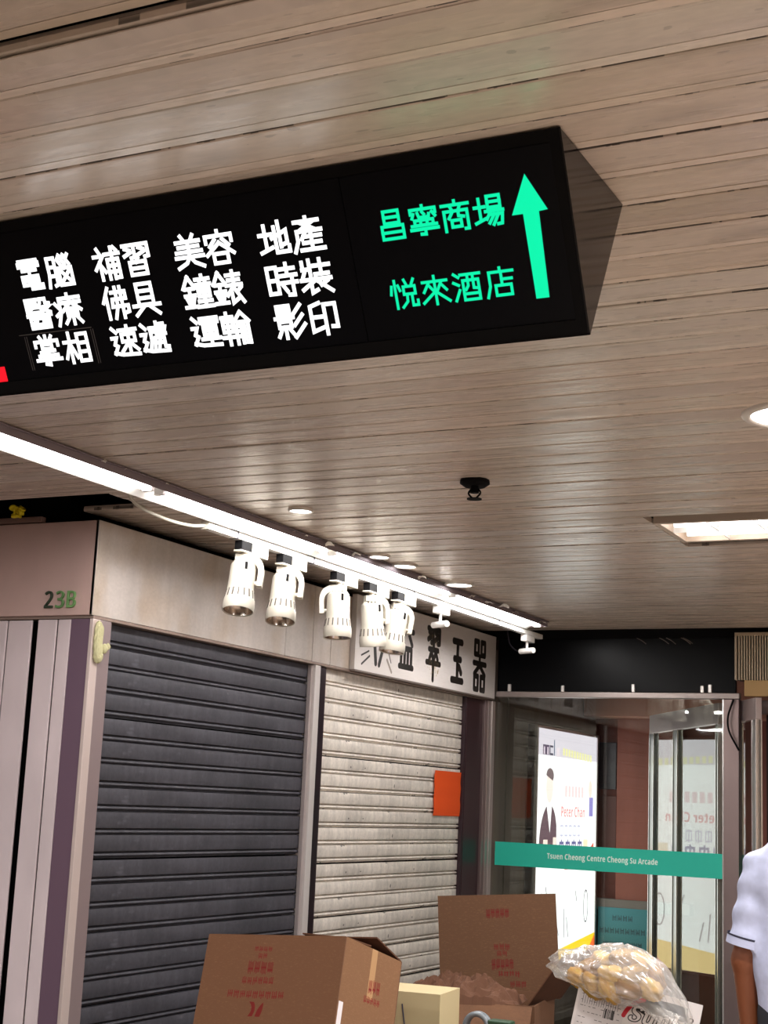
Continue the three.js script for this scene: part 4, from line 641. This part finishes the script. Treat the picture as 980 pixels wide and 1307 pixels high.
{ // white printed carton with a clear bag of rolls on it
  const Z = -5.35, c0 = at(742, 1243, 'z', Z), c1 = at(880, 1275, 'z', Z), w = 0.44, hh = 0.36, d = 0.3;
  const front = M(0xffffff, 0.6, 0, { map: canvasTex(880, 720, (c, W, H) => {
    c.fillStyle = '#e6e0de'; c.fillRect(0, 0, W, H); c.fillStyle = '#dcd6d6'; c.fillRect(20, 24, 330, 420); c.fillStyle = '#5c5658';
    for (let r = 0; r < 9; r++) for (let i = 0; i < 10; i++) if (rnd() > 0.25) c.fillRect(36 + i * 30, 44 + r * 40, rr(8, 24), 4);
    for (let i = 0; i < 16; i++) c.fillRect(46 + i * 17, 70, 3, 120);
    c.fillStyle = '#181416'; for (let i = 0; i < 9; i++) c.fillRect(210 + i * 9, 190, rr(3, 8), 66);
    c.fillStyle = '#141114'; c.beginPath(); c.moveTo(420, 66); c.quadraticCurveTo(590, 20, 780, 40); c.lineTo(800, 140); c.quadraticCurveTo(590, 110, 490, 160); c.lineTo(430, 140); c.fill(); c.fillRect(390, 10, 46, 60);
    c.strokeStyle = '#c4162c'; c.lineWidth = 30; c.lineCap = 'round'; c.beginPath(); c.moveTo(470, 62); c.quadraticCurveTo(380, 100, 350, 200); c.stroke();
    c.font = 'italic bold 150px serif'; c.fillStyle = '#e9e4e2'; c.strokeStyle = '#141114'; c.lineWidth = 14; c.strokeText('Sunkist', 380, 220); c.fillText('Sunkist', 380, 220);
  }) });
  const g = carton('printed_carton', 'white printed carton with a barcode label under the clear bag', w, d, hh, { front }, { closed: true });
  g.traverse((o) => { if (o.isMesh && !Array.isArray(o.material)) o.material = M(0xe6e0de, 0.7); });
  const R = new THREE.Matrix4().makeRotationFromEuler(new THREE.Euler(-0.12, 0.32, -0.2, 'YXZ')), tl = new THREE.Vector3(-w / 2, hh, d / 2).applyMatrix4(R);
  g.quaternion.setFromRotationMatrix(R); g.position.copy(c0).sub(tl);
  const s = carton('support_carton', 'plain brown carton under the white printed carton', 0.6, 0.5, 0.42, {}, { closed: true }); s.position.set(g.position.x, 0, g.position.z);
  const spots = [[741, 1249, 0.02, 0.3], [752, 1236, 0.0, -0.3], [772, 1228, -0.02, 0.2], [796, 1224, 0.0, -0.1], [818, 1229, 0.0, 0.4], [833, 1245, 0.0, 0.9], [828, 1262, 0.09, 0.5], [757, 1259, 0.09, 0.7], [778, 1263, 0.11, 0.9], [802, 1262, 0.11, 0.2], [782, 1245, 0.1, 0.1], [808, 1245, 0.1, -0.4]];
  const bunTex = dataTex(128, 128, (u, q) => { const k = 0.7 + 0.6 * fbm(u, q, 4, 4, 4, 44), g2 = fbm(u, q, 3, 3, 3, 45); return [232 * k, (206 + 20 * (g2 - 0.5)) * k, (140 + 60 * (g2 - 0.5)) * k]; });
  const buns = [0xc4a868, 0x9c7a46, 0xd2bc84, 0xae9458].map((q) => M(q, 0.5, 0, { map: bunTex }));
  spots.forEach(([X, Y, dz, turn], i) => { const p = at(X, Y, 'z', Z - 0.05 + dz), s2 = new THREE.SphereGeometry(0.04, 24, 18), a = s2.attributes.position; for (let k = 0; k < a.count; k++) { const n = 0.72 + 0.62 * fbm(a.getX(k) * 11 + i * 1.7, a.getY(k) * 11 + a.getZ(k) * 8, 9, 9, 3, 50 + i); a.setXYZ(k, a.getX(k) * n * 1.35, a.getY(k) * n * 0.85, a.getZ(k) * n * 0.9); } s2.computeVertexNormals(); s2.rotateZ(-turn); const m = mesh('bread_roll', s2, buns[i % 4]); m.position.copy(p); tag(m, 'yellow brown roll inside the clear plastic bag', 'roll', 'rolls in the clear bag'); });
  // bag: one wrinkled film over the rolls with a drape down the far side
  const cB = at(794, 1245, 'z', Z + 0.01), bag = new THREE.SphereGeometry(1, 72, 48), a = bag.attributes.position;
  for (let i = 0; i < a.count; i++) {
    const x = a.getX(i), y = a.getY(i), z = a.getZ(i), th = Math.atan2(z, x), wr = Math.abs(fbm(th / 6.283 + 0.5, y * 0.5 + 0.5, 18, 7, 3, 88) - 0.5) * 2, n = 0.98 + 0.22 * wr;
    let X = x * 0.19 * n, Y = y * (y > 0 ? 0.1 : 0.09) * n, Zz = z * 0.15 * n;
    if (x > 0.2) { const k = (x - 0.2) / 0.8; X += k * 0.09; Y -= k * k * 0.22; }
    if (x < -0.6) { const k = (-0.6 - x) / 0.4; X -= k * 0.08; Y -= k * 0.01; }
    a.setXYZ(i, X, Y, Zz);
  }
  bag.computeVertexNormals();
  const film = new THREE.MeshPhysicalMaterial({ color: 0xf4f2ef, roughness: 0.14, transmission: 0.8, thickness: 0, ior: 1.5, side: THREE.DoubleSide, bumpScale: 0.006, bumpMap: rep(dataTex(512, 512, (u, q) => { const k = 255 * Math.abs(fbm(u, q, 12, 10, 4, 19) - 0.5) * 2; return [k, k, k]; }, false), 2, 1) });
  const bm = mesh('plastic_bag', bag, film); bm.position.copy(cB); bm.rotation.z = -0.12; tag(bm, 'clear plastic bag full of rolls lying on the white printed carton', 'plastic bag');
}

// ------------------------------------------------------------------ person at the edge of the frame, seen from behind
const smin = (a, b, k) => { const q = Math.max(k - Math.abs(a - b), 0) / k; return Math.min(a, b) - q * q * k * 0.25; };
function capsule(p, a, b, ra, rb, sz = 1) {
  const bx = b[0] - a[0], by = b[1] - a[1], bz = (b[2] - a[2]) / sz, px = p[0] - a[0], py = p[1] - a[1], pz = (p[2] - a[2]) / sz;
  const t = Math.max(0, Math.min(1, (px * bx + py * by + pz * bz) / (bx * bx + by * by + bz * bz + 1e-9))), dx = px - bx * t, dy = py - by * t, dz = pz - bz * t;
  return (Math.sqrt(dx * dx + dy * dy + dz * dz) - (ra + (rb - ra) * t)) * Math.min(1, sz < 1 ? sz + 0.25 : 1);
}
function field(sdf, lo, hi, res) {
  const mc = new MarchingCubes(res, new THREE.MeshStandardMaterial(), false, false, 400000), half = res / 2, p = [0, 0, 0];
  mc.isolation = 0;
  const c = lo.map((q, i) => (q + hi[i]) / 2), e = lo.map((q, i) => (hi[i] - q) / 2);
  for (let z = 0; z < res; z++) for (let y = 0; y < res; y++) for (let x = 0; x < res; x++) { p[0] = c[0] + (e[0] * (x - half)) / half; p[1] = c[1] + (e[1] * (y - half)) / half; p[2] = c[2] + (e[2] * (z - half)) / half; mc.field[z * res * res + y * res + x] = -sdf(p); }
  mc.update();
  const n = mc.count ?? mc.geometry.drawRange.count, pos = new Float32Array(n * 3);
  for (let i = 0; i < n; i++) for (let k = 0; k < 3; k++) pos[i * 3 + k] = c[k] + e[k] * mc.positionArray[i * 3 + k];
  let g = new THREE.BufferGeometry(); g.setAttribute('position', new THREE.BufferAttribute(pos, 3)); g = mergeVertices(g, 1e-4); g.computeVertexNormals(); return g;
}
{
  const px = -0.905, pz = -4.93, g = thing('person', 'person in a pale polo shirt with dark striped sleeve cuff, seen from behind', 'person', [px, 0, pz]);
  const Lw = [-0.215, 0.8, -0.02], Le = [-0.228, 1.055, 0.0], Ls = [-0.172, 1.34, 0], Rs = [0.172, 1.34, 0], Re = [0.235, 1.06, 0.01], Rw = [0.23, 0.81, -0.06];
  const torso = (p) => { let d = capsule(p, [0, 0.93, 0], [0, 1.06, 0], 0.155, 0.15, 0.66); d = smin(d, capsule(p, [0, 1.1, 0], [0, 1.27, 0], 0.155, 0.165, 0.64), 0.1); d = smin(d, capsule(p, [-0.1, 1.345, 0], [0.1, 1.345, 0], 0.07, 0.07), 0.08); return d; };
  const uarm = (p, s, e) => capsule(p, s, e, 0.052, 0.04), farm = (p, e, w) => capsule(p, e, w, 0.04, 0.026);
  const legs = (p) => { let d = 1; for (const s of [-1, 1]) { d = smin(d, capsule(p, [s * 0.085, 0.9, 0], [s * 0.095, 0.48, 0.005], 0.085, 0.056), 0.05); d = smin(d, capsule(p, [s * 0.095, 0.48, 0.005], [s * 0.1, 0.09, 0.02], 0.055, 0.036), 0.03); } return d; };
  const body = (p) => { let d = torso(p); d = smin(d, legs(p), 0.05); for (const [s, e, w] of [[Ls, Le, Lw], [Rs, Re, Rw]]) { d = smin(d, uarm(p, s, e), 0.045); d = smin(d, farm(p, e, w), 0.02); } d = smin(d, capsule(p, [0, 1.36, 0], [0, 1.47, -0.015], 0.058, 0.05), 0.05); for (const s of [-1, 1]) d = smin(d, capsule(p, [s * 0.1, 0.05, 0.03], [s * 0.11, 0.035, -0.15], 0.042, 0.034), 0.03); return d; };
  const skin = M(0x7a4428, 0.55);
  const parts = [field(body, [-0.36, -0.02, -0.28], [0.36, 1.52, 0.26], 110)];
  const head = (p) => { let d = capsule(p, [0, 1.585, -0.005], [0, 1.61, 0.005], 0.088, 0.092, 1.0); d = smin(d, capsule(p, [0, 1.52, -0.045], [0, 1.56, -0.05], 0.052, 0.06), 0.04); d = smin(d, capsule(p, [0, 1.575, -0.1], [0, 1.55, -0.112], 0.012, 0.017), 0.02); for (const s of [-1, 1]) { d = smin(d, capsule(p, [s * 0.09, 1.595, 0.005], [s * 0.085, 1.56, 0.0], 0.017, 0.012, 0.6), 0.01); d = Math.max(d, -(Math.hypot(p[0] - s * 0.034, p[1] - 1.595, p[2] + 0.106) - 0.016)); d = smin(d, Math.hypot(p[0] - s * 0.034, p[1] - 1.593, p[2] + 0.092) - 0.012, 0.004); } d = smin(d, capsule(p, [-0.022, 1.52, -0.094], [0.022, 1.52, -0.094], 0.0075, 0.0075), 0.008); d = smin(d, capsule(p, [0, 1.44, -0.01], [0, 1.52, -0.01], 0.05, 0.05), 0.03); return d; };
  parts.push(field(head, [-0.13, 1.44, -0.14], [0.13, 1.72, 0.12], 72));
  for (const [W, s] of [[Lw, 1], [Rw, -1]]) {
    const hand = (p) => { let d = capsule(p, [W[0], W[1] + 0.02, W[2]], [W[0], W[1] - 0.085, W[2] - 0.012], 0.025, 0.036, 0.55); for (let i = 0; i < 4; i++) { const z0 = W[2] - 0.04 + i * 0.019, L = [0.05, 0.062, 0.066, 0.056][3 - i], y0 = W[1] - 0.1; d = smin(d, capsule(p, [W[0], y0 + 0.012, z0], [W[0] + s * 0.008, y0 - L * 0.55, z0 - 0.002], 0.0088, 0.0082), 0.006); d = smin(d, capsule(p, [W[0] + s * 0.008, y0 - L * 0.55, z0 - 0.002], [W[0] + s * 0.026, y0 - L * 1.05, z0 - 0.002], 0.0082, 0.0068), 0.003); } d = smin(d, capsule(p, [W[0] + s * 0.01, W[1] - 0.035, W[2] - 0.03], [W[0] + s * 0.024, W[1] - 0.075, W[2] - 0.062], 0.0125, 0.01), 0.01); d = smin(d, capsule(p, [W[0] + s * 0.024, W[1] - 0.075, W[2] - 0.062], [W[0] + s * 0.03, W[1] - 0.108, W[2] - 0.066], 0.0098, 0.008), 0.003); return d; };
    parts.push(field(hand, [W[0] - 0.06, W[1] - 0.2, W[2] - 0.1], [W[0] + 0.06, W[1] + 0.04, W[2] + 0.07], 60));
  }
  mesh('body', merged(parts), skin, g);
  // polo shirt: inflated torso and sleeves, cut at neck, hem and cuffs, with folds
  const cuff = 0.243;
  const along = (p, s, e) => ((p[0] - s[0]) * (e[0] - s[0]) + (p[1] - s[1]) * (e[1] - s[1]) + (p[2] - s[2]) * (e[2] - s[2])) / Math.hypot(e[0] - s[0], e[1] - s[1], e[2] - s[2]);
  const sleeve = (p, s, e) => { const t = along(p, s, e), fold = 0.004 * Math.sin(t * 70 + p[2] * 30); return Math.max(capsule(p, s, e, 0.064, 0.062) + fold, t - cuff); };
  const shirt = (p) => { let d = torso(p) - 0.016 + 0.004 * Math.sin(p[1] * 26 + p[0] * 18) + 0.003 * Math.sin(p[0] * 55 - p[1] * 14); d = smin(d, capsule(p, [0, 0.84, 0], [0, 1.0, 0], 0.17, 0.165, 0.7), 0.06); d = smin(d, sleeve(p, Ls, Le), 0.028); d = smin(d, sleeve(p, Rs, Re), 0.028); d = Math.max(d, 0.82 - p[1]); d = smin(d, capsule(p, [0, 1.385, 0.0], [0, 1.42, -0.005], 0.072, 0.064), 0.03); return Math.max(d, p[1] - 1.44); };
  const cloth = M(0xd0d6f4, 0.85, 0, { map: dataTex(256, 256, (u, q) => { const k = 236 + 26 * (fbm(u, q, 60, 60, 3, 8) - 0.5); return [k, k, k]; }) });
  mesh('polo_shirt', metricUV(field(shirt, [-0.36, 0.8, -0.2], [0.36, 1.46, 0.2], 112)), cloth, g);
  for (const [s, e] of [[Ls, Le], [Rs, Re]]) { const dir = new THREE.Vector3(e[0] - s[0], e[1] - s[1], e[2] - s[2]).normalize(), q = new THREE.Quaternion().setFromUnitVectors(new THREE.Vector3(0, -1, 0), dir); for (const [t, hh, mt, r] of [[cuff - 0.026, 0.006, M(0x2d2c3e, 0.8), 0.0705], [cuff - 0.01, 0.024, cloth, 0.0695]]) { const c = mesh('sleeve_cuff', new THREE.CylinderGeometry(r, r, hh, 32, 1, true), mt, g); c.material.side = THREE.DoubleSide; c.quaternion.copy(q); c.position.set(...s).addScaledVector(dir, t); } }
  const trousers = (p) => Math.max(smin(legs(p) - 0.014, capsule(p, [0, 0.9, 0], [0, 0.95, 0], 0.16, 0.158, 0.66), 0.05), p[1] - 0.96, 0.05 - p[1]);
  mesh('trousers', field(trousers, [-0.3, 0.03, -0.2], [0.3, 1.0, 0.2], 84), M(0x23252d, 0.85), g);
  const hair = (p) => Math.max(capsule(p, [0, 1.6, 0.008], [0, 1.615, 0.012], 0.098, 0.1), -(p[2] + 0.055 + (p[1] - 1.6) * 0.35) - 0.02 * 0, 1.53 - p[1] + 0.1 * (0.06 - p[2] > 0.06 ? 1 : 0) * 0.6);
  mesh('hair', field(hair, [-0.13, 1.48, -0.13], [0.13, 1.74, 0.13], 60), M(0x16120f, 0.6), g);
  const shoe = (p) => { let d = 1; for (const s of [-1, 1]) d = Math.min(d, smin(capsule(p, [s * 0.1, 0.05, 0.04], [s * 0.11, 0.045, -0.16], 0.05, 0.043), capsule(p, [s * 0.1, 0.09, 0.02], [s * 0.1, 0.05, 0], 0.045, 0.05), 0.02)); return Math.max(d, 0.002 - p[1]); };
  mesh('shoes', field(shoe, [-0.2, -0.01, -0.24], [0.2, 0.16, 0.12], 60), M(0x1c1a1a, 0.6), g);
}

renderer.render(scene, camera);
